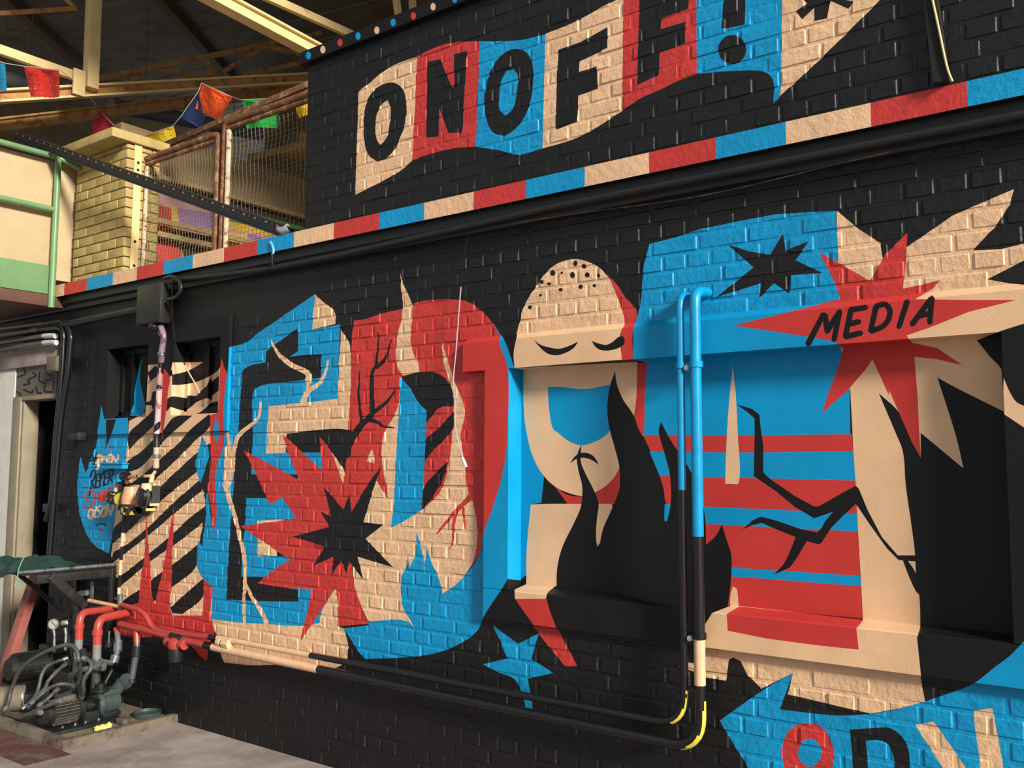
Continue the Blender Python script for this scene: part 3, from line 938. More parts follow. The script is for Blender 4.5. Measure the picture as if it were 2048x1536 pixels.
# lower mural wall
wl = MB()
patch(wl, [(-7.76, 0, 0), (XR, 0, 0), (XR, 0, 2.95), (-7.76, 0, 2.95)],
      holes=[rect(OPEN1, 0), rect(WIN[0], 0), rect(WIN[1], 0), rect(DOOR, 0)])
wl.box((-7.12, 0.14, 0), (XR, 0.34, 2.91), KB)
wl.box((-9.0, 0.14, 2.2), (-7.12, 0.34, 2.91), KB)
wl.box((-9.0, 0.14, 0), (-7.72, 0.34, 2.2), KB)
wall = tag(wl.build('wall_front', 'brick_paint', smooth=False), 'lower brick wall painted with the big black, red, blue and peach mural', 'wall', kind='structure')
holes = [(LINTEL[0] + .01, LINTEL[1] - .01, LINTEL[2], LINTEL[3] - .005), (FRAME[0] + .008, FRAME[1] - .008, FRAME[2] + .004, FRAME[3]),
         (SURR[0] + .006, SURR[1] - .006, SURR[2] + .004, SURR[3] + 0.5), (-8.2, -4.2, 2.594, 3.2), (-8.2, DOOR[1] + .05, 0, 2.45)]
lay_bricks(wall, english_bond(-7.12, XR, 0.0, 2.88, holes, rnd=rb), 0.0, 'brick_paint', rnd=rb)

# white wall end beside the door
ww = MB()
ww.box((-9.0, -0.03, 0), (-7.80, 0.14, 2.42))
tag(ww.build('wall_left', 'white_wall', bevel=0.004), 'strip of dirty white wall left of the dark doorway', 'wall', kind='structure')

# blocked window with a concrete frame: lintel, jambs, sill, panel
FY, PYD = -0.04, 0.065
w1 = thing('window_1', 'large blocked-up window with painted concrete lintel, jambs and sill', 'window', (-1.66, 0, 0.917), kind='structure')
lx0, lx1, lz0, lz1 = LINTEL
mb = MB()
patch(mb, [(lx0, FY, lz0), (lx1, FY, lz0), (lx1, FY, lz1), (lx0, FY, lz1)])
patch(mb, [(lx0, FY, lz1), (lx1, FY, lz1), (lx1, 0.0, lz1 + .03), (lx0, 0.0, lz1 + .03)])
patch(mb, [(lx0, PYD, lz0), (lx1, PYD, lz0), (lx1, FY, lz0), (lx0, FY, lz0)])
patch(mb, [(lx0, 0.02, lz0), (lx0, FY, lz0), (lx0, FY, lz1), (lx0, 0.02, lz1 + .03)], const=PR)
mb.build('lintel', 'smooth_paint', w1, smooth=False)
mb = MB()
patch(mb, [(FRAME[0], FY, OPEN1[2]), (OPEN1[0], FY, OPEN1[2]), (OPEN1[0], FY, lz0), (FRAME[0], FY, lz0)])
patch(mb, [(OPEN1[0], FY, OPEN1[2]), (OPEN1[0], PYD, OPEN1[2]), (OPEN1[0], PYD, lz0), (OPEN1[0], FY, lz0)])
patch(mb, [(FRAME[0], 0.01, FRAME[2]), (FRAME[0], FY, FRAME[2]), (FRAME[0], FY, lz0), (FRAME[0], 0.01, lz0)], const=PR)
mb.build('jamb', 'smooth_paint', w1, smooth=False)
mb = MB()
patch(mb, [(OPEN1[1], FY, OPEN1[2]), (FRAME[1], FY, OPEN1[2]), (FRAME[1], FY, lz0), (OPEN1[1], FY, lz0)])
patch(mb, [(OPEN1[1], PYD, OPEN1[2]), (OPEN1[1], FY, OPEN1[2]), (OPEN1[1], FY, lz0), (OPEN1[1], PYD, lz0)], const=KB)
patch(mb, [(FRAME[1], FY, FRAME[2]), (FRAME[1], 0.01, FRAME[2]), (FRAME[1], 0.01, lz0), (FRAME[1], FY, lz0)], const=KB)
mb.build('jamb', 'smooth_paint', w1, smooth=False)
mb = MB()
zt, zb = OPEN1[2], FRAME[2]
patch(mb, [(FRAME[0], FY, zb), (FRAME[1], FY, zb), (FRAME[1], FY, zt - .006), (FRAME[0], FY, zt - .006)])
patch(mb, [(FRAME[0], FY, zt - .006), (FRAME[1], FY, zt - .006), (FRAME[1], FY + .006, zt), (FRAME[0], FY + .006, zt)])
patch(mb, [(OPEN1[0], FY + .006, zt), (OPEN1[1], FY + .006, zt), (OPEN1[1], PYD, zt + .016), (OPEN1[0], PYD, zt + .016)])
patch(mb, [(FRAME[0], 0.01, zb), (FRAME[1], 0.01, zb), (FRAME[1], FY, zb), (FRAME[0], FY, zb)], const=KB)
patch(mb, [(FRAME[0], 0.01, zb), (FRAME[0], FY, zb), (FRAME[0], FY, zt), (FRAME[0], 0.01, zt)], const=KB)
mb.build('sill', 'smooth_paint', w1, smooth=False)
mb = MB()
patch(mb, [(OPEN1[0] - .02, PYD, zt - .02), (OPEN1[1] + .02, PYD, zt - .02), (OPEN1[1] + .02, PYD, lz0 + .02), (OPEN1[0] - .02, PYD, lz0 + .02)])
mb.build('panel', 'smooth_paint', w1, smooth=False)

# rendered surround of the two small windows
SY, GY = -0.022, 0.10
sr = thing('trim_1', 'smooth rendered block around the two small windows', 'surround', (-5.76, 0, SURR[2]), kind='structure')
mb = MB()
patch(mb, rect(SURR, SY), holes=[rect(WIN[0], SY), rect(WIN[1], SY)])
patch(mb, [(SURR[1], SY, SURR[2]), (SURR[1], 0.01, SURR[2]), (SURR[1], 0.01, SURR[3]), (SURR[1], SY, SURR[3])])
patch(mb, [(SURR[0], 0.01, SURR[2]), (SURR[1], 0.01, SURR[2]), (SURR[1], SY, SURR[2]), (SURR[0], SY, SURR[2])], const=KB)
patch(mb, [(SURR[0], SY, SURR[3]), (SURR[1], SY, SURR[3]), (SURR[1], 0.01, SURR[3]), (SURR[0], 0.01, SURR[3])], const=KB)
patch(mb, [(SURR[0], 0.01, SURR[2]), (SURR[0], SY, SURR[2]), (SURR[0], SY, SURR[3]), (SURR[0], 0.01, SURR[3])], const=KB)
mb.build('render_face', 'smooth_paint', sr, smooth=False)
for k, (a, b, c, d) in enumerate(WIN):
    w = thing('window_%d' % (k + 2), ('small deep-set window with a blue flame on its pane' if k == 0 else
              'small deep-set window crossed by black and peach stripes'), 'window', ((a + b) / 2, GY, c), kind='structure')
    mb = MB()
    patch(mb, [(a, SY, c), (a, GY, c), (a, GY, d), (a, SY, d)])
    patch(mb, [(b, GY, c), (b, SY, c), (b, SY, d), (b, GY, d)], const=KB)
    patch(mb, [(a, GY, d), (b, GY, d), (b, SY, d), (a, SY, d)], const=KB)
    patch(mb, [(a, SY, c), (b, SY, c), (b, GY, c), (a, GY, c)], const=KB)
    mb.build('reveal', 'smooth_paint', w, smooth=False)
    mb = MB()
    patch(mb, [(a, GY, c), (b, GY, c), (b, GY, d), (a, GY, d)])
    mb.build('pane', 'smooth_paint', w, smooth=False)
    for xa, xb, za, zb2, yy, nm in ((a, a + .035, c, d, .022, 'stile'), (b - .035, b, c, d, .022, 'stile'),
                                    (a + (.16 if k == 0 else .24), a + (.185 if k == 0 else .275), c + .04, d, .028, 'mullion'),
                                    (a, b, c, c + .028, .045, 'bottom_rail'), (a, b, c + .03, c + .055, .022, 'bottom_rail'),
                                    (a, b, d - .04, d, .022, 'top_rail')):
        mb = MB()
        patch(mb, [(xa, GY - yy, za), (xb, GY - yy, za), (xb, GY - yy, zb2), (xa, GY - yy, zb2)])
        patch(mb, [(xb, GY - yy, za), (xb, GY, za), (xb, GY, zb2), (xb, GY - yy, zb2)])
        patch(mb, [(xa, GY, za), (xb, GY, za), (xb, GY - yy, za), (xa, GY - yy, za)], const=KB)
        mb.build(nm, 'smooth_paint', w, smooth=False)

# doorway
dr = thing('door_1', 'dark open doorway with a beige frame and scrawled panel above', 'door', (-7.42, 0, 0), kind='structure')
mb = MB()
mb.box((DOOR[0] - .13, -0.035, 0), (DOOR[0], 0.12, DOOR[3] + .02))
mb.build('frame_post', 'beige', dr, bevel=0.005)
mb = MB()
mb.box((DOOR[0] - .005, -0.02, 0), (DOOR[0] + .03, 0.10, DOOR[3]))
mb.build('door_stop', 'beige', dr, bevel=0.003)
mb = MB()
mb.box((DOOR[0] - .13, -0.03, DOOR[3] - .004), (DOOR[1] + .02, 0.12, DOOR[3] + .03))
mb.build('frame_head', 'beige', dr, bevel=0.004)
mb = MB()
tb = srgb(96, 90, 80)
patch(mb, [(DOOR[0] - .13, -0.02, DOOR[3] + .03), (DOOR[1] + .01, -0.02, DOOR[3] + .03), (DOOR[1] + .01, -0.02, 2.42), (DOOR[0] - .13, -0.02, 2.42)], 'door', base=tb)
mb.box((DOOR[0] - .13, -0.018, DOOR[3] + .03), (DOOR[1] + .01, 0.1, 2.42), tb)
mb.build('fanlight_panel', 'smooth_paint', dr, smooth=False)
mb = MB()
mb.box((-8.1, -0.05, 2.42), (-7.12, 0.12, 2.58))
mb.build('concrete_head', M['concrete'], dr, bevel=0.006)
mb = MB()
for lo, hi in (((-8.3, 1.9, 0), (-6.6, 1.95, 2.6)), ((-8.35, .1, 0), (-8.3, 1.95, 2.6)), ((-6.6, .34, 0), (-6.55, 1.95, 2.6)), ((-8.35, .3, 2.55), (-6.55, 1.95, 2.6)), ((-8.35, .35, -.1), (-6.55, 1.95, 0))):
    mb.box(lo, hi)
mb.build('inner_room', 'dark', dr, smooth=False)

# striped ledge with the black fascia below it
lg = thing('trim_2', 'long ledge striped red, blue and peach above the black fascia', 'ledge', (-3, -0.1, 2.82), kind='structure')
mb = MB()
patch(mb, [(-7.10, -0.1, 2.92), (XR, -0.1, 2.92), (XR, -0.1, 3.012), (-7.10, -0.1, 3.012)])
patch(mb, [(-7.10, 0, 2.92), (XR, 0, 2.92), (XR, -0.1, 2.92), (-7.10, -0.1, 2.92)], const=KB)
patch(mb, [(-7.10, -0.1, 3.012), (XR, -0.1, 3.012), (XR, 0.3, 3.012), (-7.10, 0.3, 3.012)], const=srgb(120, 100, 80))
patch(mb, [(-7.10, 0.3, 2.92), (-7.10, -0.1, 2.92), (-7.10, -0.1, 3.012), (-7.10, 0.3, 3.012)], const=PP)
mb.build('striped_edge', 'brick_paint', lg, smooth=False)
mb = MB()
mb.add([(-8.2, -0.06, 2.92), (XR, -0.06, 2.92), (XR, -0.06, 2.87), (-8.2, -0.06, 2.87), (-8.2, -0.035, 2.855), (XR, -0.035, 2.855), (XR, -0.03, 2.825), (-8.2, -0.03, 2.825), (-8.2, 0.01, 2.815), (XR, 0.01, 2.815)],
       [(0, 3, 2, 1), (3, 4, 5, 2), (4, 7, 6, 5), (7, 8, 9, 6)])
mb.build('fascia_moulding', 'black', lg, smooth=False)

# upper wall and its dotted coping
UX = -4.187
wu = MB()
patch(wu, [(UX, -0.1, 3.012), (XR, -0.1, 3.012), (XR, -0.1, 4.0), (UX, -0.1, 4.0)])
wu.box((UX, -0.098, 3.012), (XR, 0.2, 4.0), KB)
upper = tag(wu.build('wall_upper', 'brick_paint', smooth=False), 'upper black brick wall carrying the waving banner of big letters', 'wall', kind='structure')
lay_bricks(upper, english_bond(UX, XR, 3.014, 4.0, [], course=0.0718, joint=0.007, rnd=rb), -0.1, 'brick_paint', proud=0.0045, rnd=rb)
mb = MB()
patch(mb, [(UX - .04, -0.14, 4.0), (XR, -0.14, 4.0), (XR, -0.14, 4.072), (UX - .04, -0.14, 4.072)])
mb.add([(UX - .04, -0.14, 4.0), (UX - .04, 0.24, 4.0), (XR, 0.24, 4.0), (XR, -0.14, 4.0)], [(0, 1, 2, 3)], KB)
mb.add([(UX - .04, -0.14, 4.072), (XR, -0.14, 4.072), (XR, 0.24, 4.072), (UX - .04, 0.24, 4.072)], [(0, 1, 2, 3)], KB)
mb.add([(UX - .04, -0.14, 4.0), (UX - .04, -0.14, 4.072), (UX - .04, 0.24, 4.072), (UX - .04, 0.24, 4.0)], [(0, 1, 2, 3)], KB)
tag(mb.build('trim_3', 'smooth_paint', smooth=False), 'black coping with coloured dots along the top of the upper wall', 'coping', kind='structure')


# ------------------------------------------------------------------ terrace behind the ledge
mb = MB()
mb.box((-12, 0.3, 2.9), (XR, 6.5, 3.0))
tag(mb.build('floor_terrace', 'tan', smooth=False), 'terrace floor behind the mesh fence', 'floor', kind='structure')
SX = -7.2
sd = thing('wall_side', 'terrace partition painted in red, purple, yellow and green patches', 'wall', (SX, 2.5, 3.0), kind='structure')
mb = MB()
patch(mb, [(SX, 0.45, 3.0), (SX, 5.6, 3.0), (SX, 5.6, 4.5), (SX, 0.45, 4.5)], 'terrace', base=T_TAN)
mb.box((SX - .1, 0.45, 3.0), (SX - .005, 5.6, 4.5), T_TAN)
mb.build('painted_board', 'terrace', sd, smooth=False)
mb = MB()
mb.box((SX, 0.45, 4.085), (SX + .07, 5.6, 4.125))
mb.build('top_ledge', 'tan', sd, bevel=0.004)
for zz, y1 in ((3.715, 2.6), (3.60, 1.8)):
    mb = MB()
    mb.bar((SX + .09, 0.45, zz), (SX + .09, y1, zz), 0.03, 0.045)
    mb.build('rail', 'tan', sd, bevel=0.004)
mb = MB()
mb.box((-12, 5.6, 3.0), (XR, 5.7, 9))
tag(mb.build('wall_back', 'tan', smooth=False), 'dim tan wall closing the back of the terrace', 'wall', kind='structure')
mb = MB()
mb.box((-14.1, -2.5, 2.9), (-14, 5.7, 9))
mb.box((-14.1, 0.35, 0), (-9, 0.45, 4.3))
tag(mb.build('wall_far', 'tan', smooth=False), 'dim far end wall under the roof', 'wall', kind='structure')
# wooden ledge box far back
wb = thing('wall_shelf', 'tan wooden shelf and post high up behind the mesh fence', 'shelf', (-5.6, 2.2, 3.9))
p, q = W(513, 322, 2.3), W(640, 293, 2.3)
mb = MB()
mb.bar(p, q, 0.25, 0.075)
mb.build('shelf_board', 'cream_rust_shade', wb, bevel=0.004)
p, q = W(607, 306, 2.25), W(607, 268, 2.25)
mb = MB()
mb.bar(p, q, 0.09, 0.09)
mb.build('post', 'cream_rust_shade', wb, bevel=0.004)

# ------------------------------------------------------------------ roof
rf = thing('ceiling', 'dark sheet roof with long lapped seams over the terrace', 'roof', (-8, 4, 6.9), kind='structure')
du, dn = np.array([.955, .293]), np.array([-.293, .955])


def roofp(s, d, off=0.0):
    xy = du * s + dn * d
    return (xy[0], xy[1], 6.5 + 0.2 * xy[1] + off)


for k in range(-1, 14):
    d0 = 1.0 + 0.87 * k
    mb = MB()
    for (s0, s1) in ((-16, 3),):
        n = 6
        pts = []
        prof = [(0.0, .035), (.06, .035), (.075, 0.0), (.4, 0.0), (.42, .012), (.45, .012), (.47, 0), (.90, 0.0)]
        v, f = [], []
        for dd, hh in prof:
            v += [roofp(s0, d0 + dd, hh), roofp(s1, d0 + dd, hh)]
        for i in range(len(prof) - 1):
            f.append((2 * i, 2 * i + 1, 2 * i + 3, 2 * i + 2))
        v2 = [(a, b, c + .012) for a, b, c in v]
        mb.add(v, f)
        mb.add(v2, [tuple(reversed(q)) for q in f])
    mb.build('roof_sheet', 'roof', rf, smooth=False)


def on_roof(px, py, off=-0.05):
    d = ray(px, py)
    t = (6.5 + off + 0.2 * CP[1] - CP[2]) / (d[2] - 0.2 * d[1])
    return CP + d * t


def beam(name, label, p, q, w, h, mat, cat='beam', flange=None, up=(0, 0, 1), group=None, web=None):
    o = thing(name, label, cat, tuple((np.asarray(p) + np.asarray(q)) / 2), group)
    mb = MB()
    mb.bar(p, q, w, h, up)
    mb.build('web', web or mat, o, bevel=0.004)
    if flange:
        P, Q_ = np.asarray(p, float), np.asarray(q, float)
        t = (Q_ - P) / np.linalg.norm(Q_ - P)
        s = np.cross(t, up)
        s /= np.linalg.norm(s)
        u = np.cross(s, t)
        for sg in (-1, 1):
            mb = MB()
            mb.bar(P + u * sg * h / 2, Q_ + u * sg * h / 2, flange, 0.018, up)
            mb.build('flange', mat, o, bevel=0.003)
    return o


def ext(p, q, a=0.0, b=0.0):
    p, q = np.asarray(p, float), np.asarray(q, float)
    return p - (q - p) * a, q + (q - p) * b


p, q = ext(on_roof(19, 0), on_roof(165, 131), 0.5, 0.6)
beam('roof_purlin', 'brown timber purlin above the red paper flag, running under the roof', p, q, 0.12, 0.14, 'purlin')
p, q = ext(on_roof(325, 0), on_roof(450, 140), 0.5, 0.5)
beam('roof_purlin', 'brown timber purlin passing behind the middle of the roof truss', p, q, 0.12, 0.14, 'purlin')
# front rafter: cream flanges and browner web put lit edge and shade into colour
p, q = ext(XP(0, 193, -7.5), XP(620, 156, -7.5), 0.4, 0.15)
beam('roof_rafter', 'cream steel rafter rising behind the paper flags to the black wall', p, q, 0.03, 0.085, 'cream', flange=0.10, web='cream_rust_shade')
p, q = ext(XP(0, 250, -7.9), XP(620, 175, -7.9), 0.3, 0.1)
beam('roof_rafter', 'rust-stained lower rafter under the lit cream one', p, q, 0.05, 0.09, 'cream_rust_shade', flange=0.09)
p, q = XP(169 + 12, 178, -7.46), XP(190, -60, -7.46)
o = beam('roof_post', 'upright cream steel post standing on the rafter', p, q, 0.10, 0.09, 'cream', up=(1, 0, 0))
mb = MB()
a, b = XP(146, 186, -7.42), XP(172, 143, -7.42)
mb.box((-7.44, min(a[1], b[1]), min(a[2], b[2])), (-7.42, max(a[1], b[1]), max(a[2], b[2])))
mb.build('gusset_plate', 'cream', o, bevel=0.003)
p, q = ext(XP(0, 100, -7.48), XP(150, 152, -7.48), 0.3, 0)
beam('roof_brace', 'cream sloping brace meeting the post at its foot', p, q, 0.05, 0.075, 'cream')
# back truss
tr = thing('roof_truss', 'thin rusty lattice truss behind the cream rafter', 'truss', XP(400, 120, -8.6))
for nm, a, b, th in (('top_chord', (185, 160), (640, 67), .075), ('bottom_chord', (490, 150), (640, 117), .06), ('lattice_bar', (250, 168), (303, 136), .045),
                     ('lattice_bar', (303, 134), (416, 157), .045), ('lattice_bar', (415, 113), (423, 155), .05), ('lattice_bar', (428, 155), (530, 90), .05),
                     ('lattice_bar', (530, 92), (640, 118), .05)):
    mb = MB()
    mb.bar(XP(*a, -8.6), XP(*b, -8.6), 0.05, th, up=(1, 0, 0))
    mb.build(nm, 'cream_rust_shade', tr, bevel=0.003)
# overhead beams catching the sun, at the right
p, q = ext(XP(436, -2, -5.2), XP(622, 97, -5.2), 0.3, 0.2)
beam('roof_beam', 'bright sunlit cream beam dropping behind the dotted coping', p, q, 0.05, 0.085, 'cream', flange=0.10)
p, q = ext(XP(548, 0, -5.3), XP(700, 68, -5.3), 0.3, 0.1)
beam('roof_beam', 'narrower cream beam above the dotted coping', p, q, 0.04, 0.06, 'cream')
for i, (a, b) in enumerate((((790, -20), (797, 34)), ((824, -20), (826, 30)))):
    beam('roof_strut', ('left' if i == 0 else 'right') + ' one of two short cream struts above the coping dots', XP(*a, -5.6), XP(*b, -5.6), 0.05, 0.05, 'cream', up=(1, 0, 0))
# strut with bracket at the top left
p, q = ext(XP(0, 27, -7.6), XP(150, 17, -7.6), 0.3, 0)
o = beam('roof_strut', 'thin tan strut with a bent hook in the top left corner', p, q, 0.035, 0.035, 'cream_rust_shade')
mb = MB()
mb.tube([XP(128, -6, -7.6), XP(138, 4, -7.6), XP(150, 16, -7.6), XP(152, 21, -7.6)], 0.02, 8)
mb.build('hook', 'cream_rust_shade', o)
# ducts
for a, b, lab in (((222, 212), (520, 268), 'blue-grey duct passing behind the navy and orange flags'), ((-10, 155), (75, 172), 'blue-grey duct behind the blue and red flags')):
    o = thing('duct', lab, 'duct', XP(*a, -8.2))
    mb = MB()
    mb.tube([XP(*a, -8.2), XP(*b, -8.2)], 0.075, 16)
    mb.build('duct_body', 'duct', o)
    mb = MB()
    c = np.asarray(XP(*a, -8.2)) * .98 + np.asarray(XP(*b, -8.2)) * .02
    d = np.asarray(XP(*a, -8.2)) * .96 + np.asarray(XP(*b, -8.2)) * .04
    mb.tube([c, d], 0.085, 16)
    mb.build('duct_collar', 'duct', o)
    for k in (.2, .8):
        e = np.asarray(XP(*a, -8.2)) * (1 - k) + np.asarray(XP(*b, -8.2)) * k
        mb = MB()
        mb.tube([e, (e[0], e[1], 6.5 + .2 * e[1])], .004, 6)
        mb.build('hanger', 'purlin', o)

# ------------------------------------------------------------------ yellow brick pillar
PXr, PXl, PY1, PZ = -6.308, -7.02, 0.27, 4.01
pil = thing('brick_pillar', 'yellow-painted brick pillar with a flat cap beside the mesh fence', 'pillar', (-6.65, 0.13, 3.012))
mb = MB()
mb.box((PXl + .01, 0.012, 3.012), (PXr - .012, PY1, PZ))
mb.build('mortar_core', 'yellow_mortar', pil, smooth=False)
rp = random.Random(5)
row, z = 0, 3.016
while z < PZ - .03:
    zt = min(z + .0735, PZ) - .008
    xs = [PXr]
    ln = .215 if row % 2 == 0 else .105
    first = True
    while xs[-1] > PXl + .02:
        step = (.215 if (row % 2 == 0) else (.105 if first else .215))
        first = False
        xs.append(max(PXl, xs[-1] - step))
    for i in range(len(xs) - 1):
        j = rp.uniform(-.002, .003)
        mb = MB()
        mb.box((xs[i + 1] + .008 if i < len(xs) - 2 else xs[i + 1], 0.0 + j, z), (xs[i] + (j if i == 0 else 0), (.10 if row % 2 == 0 else .2) if i == 0 else .08, zt))
        mb.build('brick', 'yellow_brick', pil, bevel=0.005)
    for ya, yb in (((.108, .268),) if row % 2 == 0 else ((.208, .268),)):
        j = rp.uniform(-.002, .003)
        mb = MB()
        mb.box((PXr - .09, ya, z), (PXr + j, yb, zt))
        mb.build('brick', 'yellow_brick', pil, bevel=0.005)
    z += .0735
    row += 1
mb = MB()
mb.box((PXl - .05, -0.14, PZ), (PXr + .035, PY1 + .06, PZ + .072))
mb.build('cap', 'yellow_brick', pil, bevel=0.012)
# flat steel strip with holes on the sunny side
st = thing('steel_strip', 'cream punched steel strip fixed upright on the sunny side of the pillar', 'strip', (PXr + .01, .1, 3.012))
mb = MB()
mb.box((PXr + .004, .055, 3.014), (PXr + .012, .115, 4.005))
mb.build('flat_bar', 'cream', st, bevel=0.002)
for zz in (3.10, 3.28, 3.82, 3.875):
    mb = MB()
    mb.lathe([(.0, .0), (.009, .0), (.011, .003), (.009, .005), (.0, .005)], (PXr + .011, .085, zz), (1, 0, 0), 10)
    mb.build('bolt_hole', 'dark', st)

# ------------------------------------------------------------------ mesh fence panels
FYY = .16


def fence(name, label, xa, xb, zb, zt, lmat, r, rows, cols):
    o = thing(name, label, 'fence', ((xa + xb) / 2, FYY, zb))
    mb = MB()
    mb.tube(fillet([(xa, FYY, zb), (xa, FYY, zt), (xb, FYY, zt), (xb, FYY, zb)], .05), r, 12)
    mb.build('tube_frame', 'rust', o)
    mb = MB()
    mb.tube([(xa + 2 * r, FYY - .004, zb), (xa + 2 * r, FYY - .004, zt - .06)], r * .8, 10)
    mb.build('inner_post', lmat, o)
    mb = MB()
    mb.tube([(xa + r, FYY, zt - .042), (xb - r, FYY, zt - .042)], r * .7, 8)
    mb.build('inner_rail', 'rust', o)
    for i in range(1, cols):
        x = xa + .04 + (xb - xa - .06) * i / cols
        mb = MB()
        k = 7
        mb.tube([(x + .003 * (-1) ** j, FYY + .004 * (-1) ** j, zb + (zt - .08 - zb) * j / k) for j in range(k + 1)], .0018, 4, cap=False)
        mb.build('upright_wire', 'wire', o)
    for i in range(rows):
        zz = zb + (zt - .08 - zb) * (i + .5) / rows
        mb = MB()
        mb.tube([(xa + .03, FYY, zz), ((xa + xb) / 2, FYY + .004, zz), (xb - .02, FYY, zz)], .0012, 4, cap=False)
        mb.build('cross_wire', 'wire', o)


fence('mesh_fence_panel', 'rusty framed wire mesh panel between pillar and double post', -6.34, -5.415, 3.014, 3.925, 'rust_light', .024, 26, 25)
fence('mesh_fence_panel', 'rusty framed wire mesh panel running behind the black upper wall', -5.345, -4.20, 3.014, 3.985, 'rust_light', .024, 28, 26)
p, q = W(318, 296, .5), W(640, 160, .5)
o = beam('back_rail', 'dark rusty rail seen just above the mesh fence panels', p, q, 0.035, 0.045, 'rust', cat='rail')
for e in (p, q):
    mb = MB()
    mb.tube([(e[0], e[1], 3.0), tuple(e)], .018, 8)
    mb.build('post', 'rust', o)

# ------------------------------------------------------------------ balcony at the left: green steel, plywood
BX = -7.06
bal = thing('balcony_edge', 'end of a balcony with plywood panel, green fascia and green tube railing', 'balcony', (BX, -.6, 2.87))
mb = MB()
mb.box((BX - 1.2, -1.6, 2.84), (BX + .01, -.02, 2.93))
mb.build('edge_beam', 'brown_steel', bal, bevel=0.005)
mb = MB()
mb.box((BX - .03, -1.6, 2.935), (BX, -.115, 3.155))
mb.build('fascia', 'green_steel', bal, bevel=0.003)
mb = MB()
mb.box((BX - .06, -1.6, 3.157), (BX - .035, -.115, 3.98))
mb.build('panel', 'ply', bal, bevel=0.002)
mb = MB()
a, b = XP(118, 400, BX - .05), XP(152, 400, BX - .05)
mb.box((BX - .06, a[1], 3.06), (BX - .04, b[1] + .04, 3.985))
mb.build('panel', 'ply', bal, bevel=0.002)
pa = XP(103, 600, BX + .03)
mb = MB()
mb.tube([(BX + .03, pa[1], 2.83), (BX + .03, pa[1], 3.98)], .024, 14)
mb.build('post', 'green_steel', bal)
for zz, e in ((4.0, .05), (3.585, 0)):
    mb = MB()
    mb.tube([(BX + .03, -1.6, zz), (BX + .03, pa[1] + e, zz)], .022, 14)
    mb.build('rail', 'green_steel', bal)
p = XP(105, 315, BX + .03)
mb = MB()
mb.tube([(BX + .03, pa[1], 4.0), W(160, 338, .0)], .02, 12)
mb.build('rail', 'green_steel', bal)

# slotted angle bar sloping down to the ledge
sl = thing('slotted_bar', 'long dark slotted steel bar sloping from the balcony to the ledge', 'bar', W(596, 472, -.055))
p, q = np.asarray(W(30, 271, -.24)), np.asarray(W(596, 472, -.055))
mb = MB()
mb.bar(p, q, .006, .075, up=(0, 0, 1))
u = np.array([0, -1.0, 0])
t = (q - p) / np.linalg.norm(q - p)
nrm = np.cross(t, u)
nrm = nrm if nrm[2] > 0 else -nrm
mb.bar(p + nrm * .036 + u * .02, q + nrm * .036 + u * .02, .045, .006, up=tuple(nrm))
mb.bar(p - nrm * .036 + u * .012, q - nrm * .036 + u * .012, .03, .006, up=tuple(nrm))
mb.build('channel', 'slot', sl, smooth=False)
L_ = np.linalg.norm(q - p)
for i in range(64):
    c = p + t * (L_ * (i + .5) / 64)
    mb = MB()
    c2 = c + nrm * .018 + u * .0045
    mb.bar(c2 - t * .012, c2 + t * .012, .004, .012, up=(0, 0, 1))
    mb.build('slot', 'tan' if i % 2 else 'cream', sl, smooth=False)
cl = thing('clamp_bracket', 'small pale grey bracket standing on the ledge by the slotted bar', 'bracket', W(568, 474, -.08))
mb = MB()
mb.bar(W(568, 476, -.08), W(569, 460, -.08), .04, .05, up=(1, 0, 0))
mb.build('stand', 'slot', cl, bevel=0.003)
mb = MB()
mb.tube([W(558, 458, -.08), W(568, 462, -.09), W(578, 456, -.08)], [.02, .026, .03], 10)
mb.build('clamp_head', 'clip_grey', cl)

# ------------------------------------------------------------------ paper flags on a string
FLY = .62


